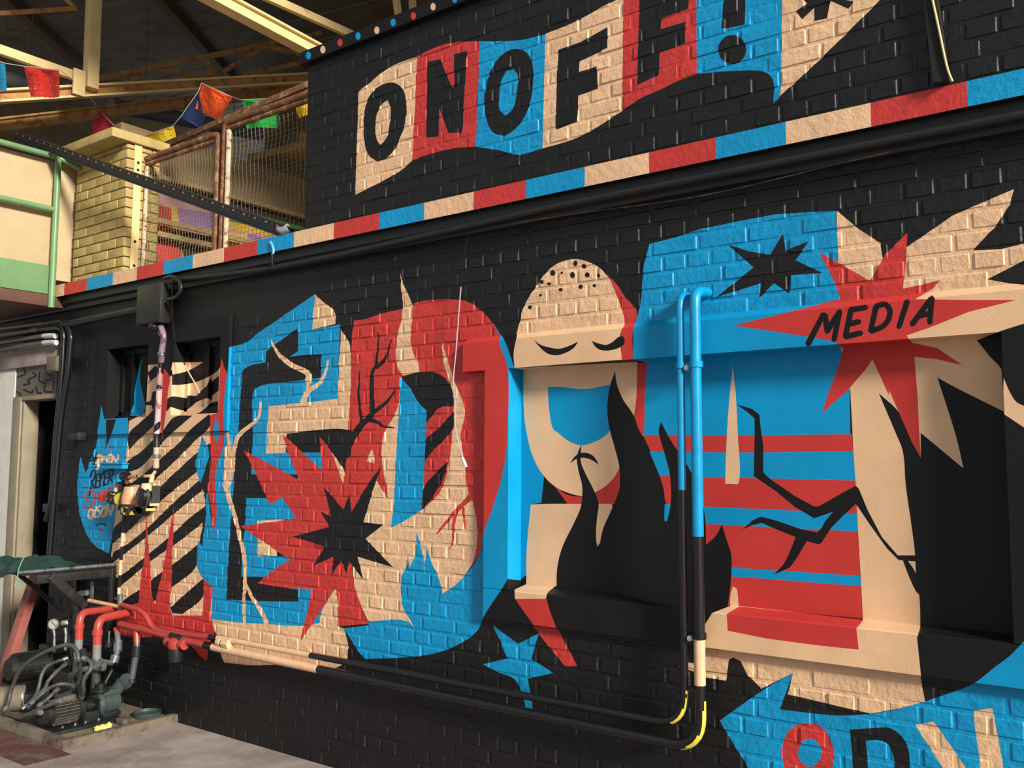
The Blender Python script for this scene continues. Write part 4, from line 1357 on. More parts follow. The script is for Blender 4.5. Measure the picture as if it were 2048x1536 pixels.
def flag(name, label, mat, pts, seed, FLY=FLY):
    """cut-paper flag: outline in picture points, small cut-outs are real holes"""
    r = random.Random(seed)
    P = zp(pts)
    lo, hi = P.min(0), P.max(0)
    c = P.mean(0)
    holes = []
    e1, e2 = P[1] - P[0], P[-1] - P[0]
    nx, ny = 7, 6
    for i in range(nx):
        for j in range(ny):
            if r.random() < .3 or (1 < i < nx - 2 and 1 < j < ny - 2 and r.random() < .4):
                continue
            s, t = (i + .8) / (nx + .6), (j + .9) / (ny + .8)
            a = P[0] * (1 - s) * (1 - t) + P[1] * s * (1 - t) + P[2] * s * t + P[3] * (1 - s) * t
            an = r.uniform(0, 3.14)
            w, h = r.uniform(1.2, 2.4), r.uniform(.7, 1.1)
            ca, sa = math.cos(an), math.sin(an)
            holes.append(np.array([(a[0] + ca * u_ * w - sa * v_ * h, a[1] + sa * u_ * w + ca * v_ * h) for u_, v_ in ((-1, 0), (0, -1), (1, 0), (0, 1))]))
    # scalloped lower edge
    out = [P[0], P[1]]
    k = 7
    for i in range(k):
        a = P[2] + (P[3] - P[2]) * i / k
        b = P[2] + (P[3] - P[2]) * (i + .5) / k
        out += [a, b + (c - b) * .05]
    out.append(P[3])
    out = np.array(out)
    vs, es = [], []
    for lp in [out] + holes:
        o = len(vs)
        vs += [Vector((float(x), float(y))) for x, y in lp]
        es += [(o + i, o + (i + 1) % len(lp)) for i in range(len(lp))]
    rv, _, rfc, _, _, _ = delaunay_2d_cdt(vs, es, [], 0, 1e-4)
    V = np.array([(v.x, v.y) for v in rv])
    T = [tuple(f) for f in rfc]
    cen = np.array([V[list(t_)].mean(0) for t_ in T])
    keep = inside(out, cen)
    for h in holes:
        keep &= ~inside(h, cen)
    v3 = []
    for x, y in V:
        p3 = W(x, y, FLY)
        v3.append((p3[0], p3[1] + .012 * math.sin((x - lo[0]) * .12 + seed) + .02 * (y - lo[1]) / (hi[1] - lo[1]), p3[2]))
    n = len(v3)
    v3b = [(a, b + .0012, d) for a, b, d in v3]
    fs = [t_ for t_, k_ in zip(T, keep) if k_]
    mb = MB()
    mb.add(v3, fs)
    mb.add(v3b, [tuple(reversed(t_)) for t_ in fs])
    o = mb.build(name, mat, smooth=False, origin=tuple(W(c[0], P[0][1], FLY)))
    tag(o, label, 'flag', 'cut-paper flags on the string')


flag('paper_flag', 'blue cut-paper flag at the left picture edge', 'flag_blue', 'U -160,120 70,160 62,495 -120,470', 1, -.5)
flag('paper_flag', 'red cut-paper flag hanging in front of the cream rafter', 'flag_red', 'U 268,190 728,242 700,565 350,560', 2, -.48)
flag('paper_flag', 'pink cut-paper flag folded behind the pillar cap', 'flag_pink', 'U 1165,690 1500,1010 1330,1240 1080,1060', 3)
flag('paper_flag', 'yellow cut-paper flag with a flower pattern beside the pillar cap', 'flag_yellow', 'U 1600,1075 2080,915 2110,1130 1730,1260', 4)
flag('paper_flag', 'dark navy cut-paper flag half hidden behind the orange one', 'flag_navy', 'T 145,775 380,430 470,800 400,935', 5)
flag('paper_flag', 'bright orange cut-paper flag hanging askew', 'flag_orange', 'T 430,312 830,495 650,835 330,660', 6)
flag('paper_flag', 'green cut-paper flag dipping behind the rusty fence rail', 'flag_green', 'T 975,545 1480,522 1440,915 1000,925', 7)
flag('paper_flag', 'golden cut-paper flag cut off by the black wall corner', 'flag_gold', 'T 1640,490 2000,300 1990,700 1740,795', 8)
fs_ = thing('flag_string', 'thin white string carrying the row of cut-paper flags', 'string', W(300, 265, FLY))
mb = MB()
mb.tube([W(*p, (-.506 if p[0] < 130 else FLY - .006)) for p in ((-20, 118), (12, 127), (45, 132), (121, 141), (160, 170), (191, 208), (194, 216), (247, 270), (266, 279), (346, 252), (361, 234), (397, 183), (403, 166), (462, 193), (483, 200), (557, 196), (580, 192), (640, 160))], .003, 5)
mb.build('cord', 'white_plastic', fs_)

# ------------------------------------------------------------------ wall-mounted pipes and boxes
def wp(s, y):
    return [W(a, b, y) for a, b in zp(s)]


def clampring(p, r, parent, mat='black', axis=(0, 0, 1)):
    mb = MB()
    mb.lathe([(r * .9, -.012), (r * 1.35, -.012), (r * 1.35, .012), (r * .9, .012)], p, axis, 14)
    mb.build('clamp', mat, parent)


GREY = srgb(120, 122, 122)


def long_pipe(name, label, pts, r, colf, clamps=()):
    o = thing(name, label, 'pipe', pts[0])
    path = fillet(pts, .13, 8)
    # finer steps so that the colour changes fall where they should
    fine = []
    for a, b in zip(path[:-1], path[1:]):
        n = max(1, int(np.linalg.norm(b - a) / .012))
        fine += [a + (b - a) * i / n for i in range(n)]
    fine.append(path[-1])
    mb = MB()
    mb.tube(fine, r, 16, c=colf)
    mb.build('tube', 'pipe_paint', o)
    return o


zlo, zhi = .528, .60
YP = -.10


def c_low(p):
    x, z = p.x, p.z
    rb_ = math.hypot(x - (xv2 - .13), z - (zlo + .13))
    if x > xv2 - .08 and z < zlo + .15 and rb_ > .1475:
        return PY
    if z > .62 and x > -2:
        zz = z
        if zz > 1.365:
            return PB
        if .775 < zz < .985:
            return PP
        if zz < .72 and x > xv2 + .0195:
            return PY
        return KB
    if x < -5.36:
        return PRP
    if x < -5.24:
        return KB
    if x < -5.17 - .0:
        return PRP
    if x < -5.02:
        return PRP
    if x < -4.93:
        return KB
    if x < -3.98:
        return PP
    return KB


def c_up(p):
    x, z = p.x, p.z
    if x > xv1 - .06 and z < .607 + .14 and math.hypot(x - (xv1 - .13), z - .737) > .1435:
        return PY
    if z > .70 and x > -2:
        return PB if z > 1.56 else KB
    if x < -4.99:
        return PRP
    if x < -4.90:
        return KB
    if x < -4.05:
        return PP
    return KB


xv1, xv2 = -1.782, -1.712
lp = long_pipe('wall_pipe', 'thicker pipe along the wall foot, turning up to a cyan riser', [(-5.97, YP, .575), (-4.9, YP, .545), (xv2, YP, zlo), (xv2, YP - .005, 2.38), (xv2 + .01, 0.02, 2.385)], .023, c_low)
up_ = long_pipe('wall_pipe', 'thinner pipe above the wall foot, turning up beside the cyan riser',
                [W(243, 1210, YP), W(278, 1219, YP), W(293, 1232, YP), W(303, 1254, YP), W(322, 1264, YP), (-4.92, YP + .01, .602), (xv1, YP, .607), (xv1, YP, 2.37), (xv1, 0.02, 2.375)], .0165, c_up)
for zz, col in ((2.07, 'smooth_paint'), (.972, 'smooth_paint')):
    cb = thing('pipe_bracket', ('upper' if zz > 1 else 'lower') + ' bracket holding the two riser pipes', 'bracket', ((xv1 + xv2) / 2, YP, zz))
    cc = PB if zz > 1 else KB
    for xx, rr in ((xv1, .0165), (xv2, .023)):
        mb = MB()
        mb.lathe([(rr * 1.02, -.012), (rr * 1.25, -.012), (rr * 1.25, .012), (rr * 1.02, .012)], (xx, YP - .002, zz), (0, 0, 1), 16, c=cc)
        mb.build('strap', col, cb)
    mb = MB()
    mb.box((xv1 + .02, YP - .006, zz - .008), (xv2 - .02, YP + .004, zz + .008), cc)
    mb.tube([((xv1 + xv2) / 2, YP, zz), ((xv1 + xv2) / 2, -.02, zz)], .008, 8, c=cc)
    mb.build('stem', col, cb)
    mb = MB()
    mb.lathe([(0, 0), (.012, 0), (.012, .014), (0, .016)], ((xv1 + xv2) / 2, YP - .006, zz - .012), (0, -1, 0), 8, c=srgb(170, 172, 175))
    mb.build('bolt', col, cb)
# union on the upper pipe, coupling sleeve, strainer bowl on the lower pipe
un = thing('pipe_union', 'peach painted union nut on the thinner wall pipe', 'fitting', W(452, 1287, YP))
for px, ww, rr, nm in ((440, .016, .026, 'ring'), (447, .012, .022, 'ring'), (455, .03, .032, 'nut')):
    c = W(px, 1284 + (px - 440) * .2, YP)
    mb = MB()
    mb.lathe([(.016, -ww), (rr, -ww), (rr, ww), (.016, ww)], c, (1, 0, -.01), 8 if nm == 'nut' else 14, c=PP)
    mb.build(nm, 'pipe_paint', un)
cs_ = thing('pipe_sleeve', 'black coupling sleeve on the red end of the thick pipe', 'fitting', (-5.30, YP, .57))
mb = MB()
mb.tube([(-5.36, YP, .5585), (-5.24, YP, .555)], .034, 18)
mb.build('sleeve', 'black', cs_)
sb = thing('strainer_bowl', 'red capped black strainer bowl hanging from the wall pipe', 'strainer', W(352, 1326, YP - .03))
c = np.asarray(W(352, 1290, YP - .02))
mb = MB()
mb.lathe([(0, .045), (.03, .045), (.05, .03), (.052, -.01), (.045, -.02)], c, (0, 0, 1), 20, c=PRP)
mb.build('cap', 'pipe_paint', sb)
mb = MB()
mb.lathe([(.044, -.02), (.046, -.07), (.042, -.10), (.02, -.11), (0, -.11)], c, (0, 0, 1), 20)
mb.build('bowl', 'black_metal', sb)
for dx in (-.075, .075):
    mb = MB()
    mb.lathe([(.02, -.02), (.032, -.02), (.032, .02), (.02, .02)], c + np.array([dx, 0, .012]), (1, 0, 0), 10, c=PRP)
    mb.build('union_nut', 'pipe_paint', sb)

# black junction box under the ledge with its cable loop
jb = thing('junction_box', 'black steel junction box hanging under the striped ledge', 'box', (-5.62, -.12, 2.58))
b0, b1 = W(275, 564, -.125), W(319, 636, -.125)
mb = MB()
mb.box((b0[0], -.125, 2.595), (b1[0], -.035, 2.865))
mb.build('body', 'black', jb, bevel=0.006)
mb = MB()
mb.box((b0[0] + .01, -.131, 2.605), (b1[0] - .01, -.124, 2.855))
mb.build('door', 'black', jb, bevel=0.002)
mb = MB()
mb.lathe([(0, 0), (.03, 0), (.045, .02), (.04, .045), (0, .045)], ((b0[0] + b1[0]) / 2 + .03, -.085, 2.55), (0, 0, 1), 18)
mb.build('gland', 'black', jb)
mb = MB()
mb.tube(spline([W(330, 556, -.10), W(345, 553, -.12), W(358, 562, -.12), W(362, 578, -.12), W(352, 594, -.12), W(336, 599, -.10)], 6), .013, 10)
mb.build('cable_loop', 'black', jb)
cb = thing('cable', 'thin black and tan cable drooping from the junction box across the window', 'cable', W(398, 785, -.06))
cpts = [W(345, 560, -.10), W(346, 640, -.06), W(349, 668, -.05), W(352, 690, -.05), W(375, 740, -.04), W(392, 770, -.04), W(399, 786, -.04)]
mb = MB()
mb.tube(spline(cpts, 5), .0045, 6, c=lambda p: KB if p.z > 2.30 else PP)
mb.build('lead', 'pipe_paint', cb)
# pipes hugging the ledge
for pts, r, lab in (([(b0[0] - .02, -.07, 2.72), (-7.05, -.07, 2.70), (-8.2, -.07, 2.70)], .028, 'black conduit running left from the junction box'),
                    ([W(352, 560, -.09), W(450, 548, -.08), W(520, 540, -.08), W(560, 533, -.08), W(700, 505, -.08), (-2.4, -.08, 2.862), (XR, -.075, 2.86)], .018, 'black conduit running right under the striped ledge')):
    o = thing('conduit', lab, 'conduit', pts[0])
    mb = MB()
    mb.tube(pts, r, 12)
    mb.build('tube', 'black', o)
tie = thing('cable_tie', 'pale blue cable looped over the striped ledge', 'cable', W(545, 505, -.11))
mb = MB()
mb.tube(spline([W(541, 484, -.105), W(545, 492, -.112), W(547, 502, -.112), W(545, 512, -.115), W(545, 530, -.11)], 5), .008, 8, c=lambda p: srgb(110, 170, 196) if p.z > 2.9 else KB)
mb.build('loop', 'pipe_paint', tie)
# conduits round the corner by the door
YQ = -.075
col_end = srgb(196, 196, 192)
for i, (s, r, lab) in enumerate((('Q -60,790 0,770 800,665 960,640 1060,700 1110,860 1110,1000 1060,1530 C 520,330 460,1000 420,1530', .022, 'outer black conduit bending down beside the doorway'),
                                 ('Q -60,880 0,868 700,765 900,742 985,790 1005,900 1000,1000 970,1530 C 475,500 440,1000 395,1200', .02, 'inner black conduit bending down beside the doorway'),
                                 ('Q -60,1000 0,990 690,885 880,885', .02, 'upper grey conduit stub ending above the doorway'),
                                 ('Q -60,1100 0,1090 690,992 890,985', .02, 'lower grey conduit stub ending above the doorway'))):
    P = [W(a, b, YQ - .012 * (i % 2)) for a, b in zp(s)]
    o = thing('conduit', lab, 'conduit', P[-1])
    mb = MB()
    xc = W(88, 672, YQ)[0]
    mb.tube(spline(P, 6), r, 12, c=(lambda p: col_end if p.x > xc else srgb(84, 80, 72)) if i > 1 else (lambda p: KB if p.x > -7.3 else srgb(74, 70, 64)))
    mb.build('tube', 'pipe_paint', o)
for s, lab, y in (('A 300,940 365,1030', 'small grey box under the conduit stubs', -.1), ('C 560,450 668,515', 'small black box fixed beside the door conduits', -.06), ('C 365,1055 420,1130', 'small dark switch box beside the doorway', -.06)):
    (a, b), (c, d) = zp(s)
    p, q = W(a, b, y), W(c, d, y)
    o = thing('switch_box', lab, 'box', ((p[0] + q[0]) / 2, y, min(p[2], q[2])))
    mb = MB()
    mb.box((min(p[0], q[0]), y, min(p[2], q[2])), (max(p[0], q[0]), y + .07, max(p[2], q[2])))
    mb.build('body', 'black' if 'grey' not in lab else 'roof', o, bevel=0.004)
    mb = MB()
    mb.box((min(p[0], q[0]) + .012, y - .005, min(p[2], q[2]) + .01), (max(p[0], q[0]) - .012, y + .001, max(p[2], q[2]) - .01))
    mb.build('lid', 'black' if 'grey' not in lab else 'roof', o, bevel=0.002)

# white pink riser feeding the meter
rs = thing('riser_pipe', 'white and pink riser pipe running down between the small windows', 'pipe', W(312, 950, -.07))


def c_rs(p):
    z = p.z
    n = noise.noise(Vector(p) * 16)
    if z > 2.33:
        return srgb(138, 112, 128) if n > -.35 else srgb(96, 78, 90)
    if z > 2.15:
        return srgb(168, 120, 122) if n > 0 else KB
    if z > 1.93:
        return srgb(186, 158, 160) if n > -.4 else srgb(150, 90, 96)
    if z > 1.85:
        return KB if n > -.1 else srgb(190, 176, 176)
    if z > 1.76:
        return KB
    if z > 1.62:
        return srgb(176, 158, 132) if n > -.3 else KB
    return KB


P = [W(a, b, -.075) for a, b in ((321, 652), (327, 672), (324, 700), (322, 725), (319, 770), (316, 830), (313, 870), (313, 900), (312, 940))]
fine = spline(P, 14)
mb = MB()
mb.tube(fine, .02, 12, c=c_rs)
mb.build('tube', 'pipe_paint', rs)
mb = MB()
mb.tube([W(314, 655, -.06), W(318, 668, -.06), W(321, 672, -.06)], .007, 6, c=srgb(196, 160, 166))
mb.build('thin_lead', 'pipe_paint', rs)
for py in (708, 912):
    clampring(W(323 if py < 800 else 313, py, -.075), .02, rs, 'grey_metal')

# regulator and meter set
mt = thing('regulator_set', 'peach, black and yellow-splashed regulator set on the striped wall', 'regulator', W(275, 1028, -.1))


def cyl(parent, name, a, b, r, y0, y1, col, mat='pipe_paint', n=20):
    mb = MB()
    A_, B_ = np.asarray(W(*a, y0)), np.asarray(W(*b, y1))
    mb.tube([A_ + (B_ - A_) * t for t in np.linspace(0, 1, 9)], r, n, c=col)
    return mb.build(name, mat, parent)


def noisecol(a, b, k=60, th=0.0):
    return lambda p: a if noise.noise(Vector(p) * k) > th else b


def boxpx(parent, name, a, b, y0, y1, col, mat='pipe_paint', bevel=0.0):
    y0, y1 = max(y0, -.10) * .9, -.02
    p, q = W(*a, y0), W(*b, y1)
    mb = MB()
    mb.box((min(p[0], q[0]), y0, min(p[2], q[2])), (max(p[0], q[0]), y1, max(p[2], q[2])), col)
    return mb.build(name, mat, parent, smooth=False)


zz = lambda x, y: tuple(zp('P %g,%g' % (x, y))[0])
boxpx(mt, 'left_body', zz(720, 880), zz(870, 1170), -.15, -.03, PP)
cyl(mt, 'left_cap', zz(660, 1180), zz(830, 1210), .045, -.12, -.12, noisecol(KB, srgb(170, 156, 70), 70, -.2))
boxpx(mt, 'left_band', zz(870, 880), zz(985, 1080), -.14, -.03, KB)
boxpx(mt, 'middle_body', zz(1035, 920), zz(1220, 1110), -.13, -.03, srgb(160, 146, 92))
mb = MB()
c = np.asarray(W(*zz(1040, 1200), -.12))
mb.lathe([(0, .08), (.045, .08), (.06, .0), (.06, -.035), (.02, -.05), (0, -.05)], c, (0, 0, 1), 18, c=srgb(196, 150, 110))
mb.build('bonnet', 'pipe_paint', mt)
boxpx(mt, 'bonnet_rib', zz(935, 1080), zz(1000, 1290), -.20, -.12, srgb(226, 180, 140))
mb = MB()
c = np.asarray(W(*zz(1310, 1160), -.17))
mb.lathe([(0, .04), (.04, .04), (.068, .025), (.07, -.015), (.04, -.04), (0, -.045)], c, (-.2, -1, 0), 22, c=KB)
mb.build('diaphragm_case', 'pipe_paint', mt)
mb = MB()
mb.lathe([(.07, -.007), (.077, -.007), (.077, .007), (.07, .007)], c, (-.2, -1, 0), 22, c=srgb(60, 58, 56))
mb.build('case_rim', 'pipe_paint', mt)
boxpx(mt, 'right_body', zz(1450, 940), zz(1625, 1290), -.13, -.03, srgb(58, 58, 58))
boxpx(mt, 'top_plate', zz(1290, 885), zz(1560, 925), -.16, -.03, PP)
mb = MB()
c = np.asarray(W(*zz(1360, 950), -.17))
mb.lathe([(0, .02), (.03, .02), (.034, 0), (.034, -.03), (0, -.03)], c, (0, 0, 1), 12, c=srgb(204, 188, 150))
mb.build('spring_cap', 'pipe_paint', mt)
for i, (a, b) in enumerate(((870, 1340), (1430, 1300), (1350, 1400))):
    boxpx(mt, 'brass_nut', zz(a, b), zz(a + 190, b + 45), -.16, -.06, srgb(232, 202, 128) if i else PP)
cyl(mt, 'lower_bowl', zz(1000, 1380), zz(1000, 1520), .055, -.11, -.11, noisecol(KB, srgb(170, 156, 70), 60, -.3))
boxpx(mt, 'back_plate', zz(1060, 1350), zz(1400, 1560), -.07, -.02, KB)
mb = MB()
a = W(*zz(1050, 1440), -.17)
mb.add([W(*zz(1055, 1440), -.172), W(*zz(1000, 1536), -.172), W(*zz(1120, 1530), -.172), W(*zz(1055, 1440), -.16), W(*zz(1000, 1536), -.16), W(*zz(1120, 1530), -.16)],
       [(0, 1, 2), (5, 4, 3), (0, 3, 4, 1), (1, 4, 5, 2), (2, 5, 3, 0)], srgb(226, 220, 50))
mb.build('yellow_tab', 'pipe_paint', mt, smooth=False)
mb = MB()
mb.tube(spline([W(*zz(a, b), y) for a, b, y in ((1540, 640, -.08), (1480, 720, -.1), (1380, 740, -.12), (1200, 740, -.13), (1050, 740, -.13), (980, 800, -.12), (960, 880, -.1))], 6), .011, 8,
        c=noisecol(srgb(190, 150, 110), KB, 30, -.1))
mb.build('hose', 'pipe_paint', mt)
mb = MB()
mb.tube([W(*zz(1480, 740), -.1), W(*zz(1450, 890), -.12)], .016, 10, c=PP)
mb.build('inlet_stub', 'pipe_paint', mt)
mb = MB()
mb.tube(spline([W(*zz(840, 870), -.1), W(*zz(830, 780), -.1), W(*zz(880, 740), -.1), W(*zz(980, 740), -.1)], 5), .03, 10, c=lambda p: PB if p.x < W(*zz(880, 740), -.1)[0] else KB)
mb.build('elbow', 'pipe_paint', mt)
# small blue shelf
sh = thing('name_plate', 'small blue metal ledge stuck on the blue tongue above the signatures', 'plate', W(224, 936, -.04))
p, q = W(202, 927, -.05), W(244, 935, -.05)
mb = MB()
mb.box((p[0], -.05, q[2] - .008), (q[0], -.005, p[2] - .004), PB)
mb.build('box', 'smooth_paint', sh, smooth=False)
mb = MB()
mb.box((p[0] - .004, -.058, p[2] - .004), (q[0] + .01, -.003, p[2] + .004), PB)
mb.build('lip', 'smooth_paint', sh, smooth=False)
# thin drop pipe with peach bands and tap
dp = thing('drop_pipe', 'thin pipe banded black and peach dropping from the regulator', 'pipe', W(240, 1215, -.07))


def c_dp(p):
    py = PJ(p)[1]
    for a, b in ((1066, 1092), (1120, 1150), (1175, 1205)):
        if a < py < b:
            return PP
    return KB


P = [W(a, b, -.07) for a, b in ((248, 1030), (246, 1060), (244, 1095), (242, 1120), (240, 1150), (238, 1180), (238, 1215))]
mb = MB()
mb.tube(spline(P, 12), .0115, 10, c=c_dp)
mb.build('tube', 'pipe_paint', dp)
mb = MB()
mb.tube([W(241, 1188, -.075), W(240, 1222, -.075)], .016, 10)
mb.build('tap_body', 'grey_metal', dp)
mb = MB()
mb.tube([W(230, 1197, -.08), W(241, 1198, -.08)], .008, 8)
mb.build('tap_lever', 'grey_metal', dp)
# hanging white lead with a plug
wl_ = thing('hanging_lead', 'thin white lead with a plug hanging over the red letter', 'lead', W(932, 936, -.05))
P = [W(a, b, -.062) for a, b in zp('X 938,466 926,520 F 1672,90 1662,200 1640,500 1622,700 1632,850 1635,1000 1655,1110 1682,1205')]
mb = MB()
mb.tube(spline(P, 6), .003, 6, c=lambda p: srgb(176, 166, 170) if p.z < 2.55 else KB)
mb.build('cord', 'pipe_paint', wl_)
a, b = zp('F 1680,1200 1705,1262')
mb = MB()
mb.tube([W(*a, -.062), W(*((a + b) / 2), -.062), W(*b, -.062)], [.005, .009, .006], 8)
mb.build('plug', 'white_plastic', wl_)
# sagging thin wire at the right of the lower wall
sw = thing('sagging_wire', 'hair-thin wire stretched across the black wall under the ledge', 'wire', W(1700, 330, -.03))
mb = MB()
mb.tube(spline([W(940, 462, -.03), W(1130, 430, -.03), W(1400, 392, -.03), W(1700, 322, -.03), W(1920, 272, -.03)], 5), .0022, 5)
mb.build('strand', 'rust', sw)
# dark steel post high on the right
tp = thing('steel_post', 'black steel post with a pale edge standing on the ledge at the upper right', 'post', W(1880, 163, -.13))
mb = MB()
p0, p1 = W(1866, 165, -.13), W(1898, 160, -.13)
q0, q1 = W(1828, -150, -.13), W(1852, -160, -.13)
for y in (0,):
    v = [p0, p1, q1, q0]
    v = [np.array(a) for a in v]
    w2 = [a + np.array([0, .028, 0]) for a in v]
    mb.add(v + w2, [(0, 1, 2, 3), (7, 6, 5, 4), (0, 4, 5, 1), (1, 5, 6, 2), (2, 6, 7, 3), (3, 7, 4, 0)])
mb.build('flat_post', 'dark', tp, smooth=False)
mb = MB()
mb.tube(spline([p1 + np.array([.012, -.004, -.01]), W(1893, 130, -.135), W(1876, 50, -.135), W(1852, -60, -.135)], 5), .0045, 6)
mb.build('pale_edge', 'cream', tp)  # cream tube along the right edge of the post


# ------------------------------------------------------------------ machine corner at the lower left
PLX, PLY = -5.40, -0.76
pl = thing('machine_plinth', 'low grimy concrete plinth with a raised rim under the pumps', 'plinth', (-6.6, -.38, 0), kind='structure')
mb = MB()
mb.box((-8.29, PLY + .004, -.01), (PLX - .004, -.008, .028))
mb.build('tray', 'plinth', pl, bevel=0.004)
mb = MB()
mb.box((-8.3, PLY, -.03), (PLX, PLY + .055, .058))
mb.build('rim', 'plinth', pl, bevel=0.008)
mb = MB()
mb.box((PLX - .055, PLY + .056, -.03), (PLX, -.01, .058))
mb.build('rim', 'plinth', pl, bevel=0.008)
fs2 = MB()
fs2.box((-8.3, -1.02, -.02), (-5.3, PLY, .004))
tag(fs2.build('floor_strip', 'concrete_red', smooth=False), 'dark red stained strip of floor in front of the plinth', 'floor', kind='structure')

# near pump set, axis across the wall
AX, AZ = -5.785, .126
pm = thing('pump_set', 'grimy black electric motor driving a pump, nearest on the plinth', 'pump', (AX, -.5, .03))
mb = MB()
mb.box((-5.98, -.70, .026), (-5.64, -.24, .046))
mb.build('base_plate', 'black_metal', pm, bevel=0.006)
mb = MB()
mb.lathe([(0, -.70), (.055, -.70), (.072, -.685), (.072, -.655), (.066, -.65), (.066, -.49), (.074, -.485), (.074, -.47), (0, -.47)], (AX, 0, AZ), (0, 1, 0), 28)
body = mb.build('motor_body', 'black_metal', pm)
for k in range(22):
    a = math.radians(-150 + k * 300 / 21)
    c, s = math.sin(a), math.cos(a)
    mb = MB()
    mb.bar((AX + c * .070, -.645, AZ + s * .070), (AX + c * .070, -.495, AZ + s * .070), .005, .02, up=(c, 0, s))
    mb.build('fin', 'dusty_metal', body)  # dusty brown, paler than the body, also stands in for fin highlights
mb = MB()
mb.lathe([(.0, -.706), (.045, -.706), (.05, -.70), (0, -.70)], (AX, 0, AZ), (0, 1, 0), 20)
mb.build('fan_grille', 'dark', pm)
mb = MB()
mb.box((AX - .05, -.60, AZ + .062), (AX + .05, -.51, AZ + .10))
mb.build('terminal_box', 'dusty_metal', pm, bevel=0.006)
mb = MB()
mb.box((AX - .075, -.47, .046), (AX + .075, -.452, AZ + .045))
mb.box((AX - .075, -.372, .046), (AX + .075, -.355, AZ + .045))
mb.box((AX + .055, -.46, .046), (AX + .075, -.36, AZ - .02))
mb.build('coupling_bracket', 'black_metal', pm, bevel=0.004)
mb = MB()
mb.lathe([(.02, -.46), (.02, -.43), (.04, -.43), (.04, -.395), (.022, -.395), (.022, -.36)], (AX, 0, AZ), (0, 1, 0), 18)
mb.build('coupling', 'black_metal', pm)
mb = MB()
mb.lathe([(0, -.365), (.082, -.365), (.085, -.35), (.085, -.335), (.068, -.32), (.066, -.22), (.05, -.205), (0, -.205)], (AX, 0, AZ), (0, 1, 0), 26)
pb = mb.build('pump_casing', 'teal', pm)
mb = MB()
mb.box((AX - .05, -.33, AZ + .05), (AX + .055, -.21, AZ + .085))
mb.build('casing_top', 'teal', pm, bevel=0.006)
mb = MB()
mb.box((AX - .07, -.34, .046), (AX + .07, -.22, .075))
mb.build('foot', 'black_metal', pm, bevel=0.005)
mb = MB()
mb.lathe([(.0, .0), (.055, .0), (.055, .016), (.03, .02), (.03, .05)], (AX + .03, -.345, AZ + .085), (0, 0, 1), 16)
mb.build('outlet_flange', 'black_metal', pm)
mb = MB()
mb.tube([(AX + .0, -.22, AZ + .06), (AX + .03, -.19, AZ + .12)], .04, 14)
mb.lathe([(.02, 0), (.042, 0), (.042, .018), (.02, .018)], (AX + .035, -.185, AZ + .125), (1, .3, .2), 14)
mb.build('inlet_elbow', 'teal', pm)
for yy, xx in ((-.455, .07), (-.37, .07), (-.60, .07), (-.52, .07)):
    mb = MB()
    mb.lathe([(0, 0), (.009, 0), (.009, .01), (0, .012)], (AX + xx, yy, .046), (0, 0, 1), 6)
    mb.build('bolt', 'grey_metal', pm)

# rear pump: second motor on its block
rm = thing('pump_motor', 'black finned motor on a block at the back of the plinth', 'motor', (-6.75, -.3, .03))
mb = MB()
p, q = W(14, 1352, -.42), W(103, 1392, -.42)
mb.box((-6.78, -.55, .03), (-6.3, -.1, .145))
mb.build('block', 'black_metal', rm, bevel=0.01)
mb = MB()
mb.lathe([(0, -.52), (.07, -.52), (.095, -.49), (.095, -.30), (.105, -.29), (.105, -.26), (.06, -.22), (.06, -.12), (0, -.12)], (-6.62, 0, .255), (0, 1, 0), 26)
b2 = mb.build('motor_body', 'black_metal', rm)
for k in range(18):
    a = math.radians(-120 + k * 240 / 17)
    c, s = math.sin(a), math.cos(a)
    mb = MB()
    mb.bar((-6.62 + c * .098, -.485, .255 + s * .098), (-6.62 + c * .098, -.31, .255 + s * .098), .004, .013, up=(c, 0, s))
    mb.build('fin', 'black_metal', b2)
mb = MB()
mb.box((-6.66, -.30, .34), (-6.52, -.14, .39))
mb.build('terminal_box', 'black_metal', rm, bevel=0.006)
mb = MB()
mb.lathe([(0, -.13), (.09, -.13), (.1, -.11), (.1, -.02), (0, -.02)], (-6.62, 0, .255), (0, 1, 0), 22)
mb.build('pump_head', 'black_metal', rm)

# valve block in the middle
vb = thing('valve_block', 'dark valve block with grey handles between the two pumps', 'valve', (-6.1, -.33, .05))
mb = MB()
mb.box((-6.22, -.42, .06), (-6.02, -.26, .30))
mb.build('body', 'black_metal', vb, bevel=0.012)
for a, b, r in (((150, 1330), (150, 1285), .03), ((136, 1318), (148, 1330), .03), ((165, 1300), (172, 1320), .025), ((178, 1312), (184, 1318), .028), ((150, 1352), (170, 1350), .032)):
    mb = MB()
    mb.tube([W(*a, -.36), W(*b, -.36)], r, 12)
    mb.build('valve_body', 'black_metal', vb)
mb = MB()
mb.tube([W(165, 1340, -.4), W(192, 1334, -.38), W(207, 1333, -.36)], [.018, .024, .03], 12)
mb.build('grey_stub', 'grey_metal', vb)
for a, b in (((139, 1270), (137, 1300)), ((219, 1262), (217, 1290))):
    mb = MB()
    mb.tube([W(*a, -.3), W(*b, -.3)], .006, 6)
    mb.build('lever', 'grey_metal', vb)
    mb = MB()
    mb.lathe([(0, -.012), (.02, -.012), (.02, .012), (0, .012)], W(*b, -.3), (0, 0, 1), 10)
    mb.build('lever_hub', 'black_metal', vb)

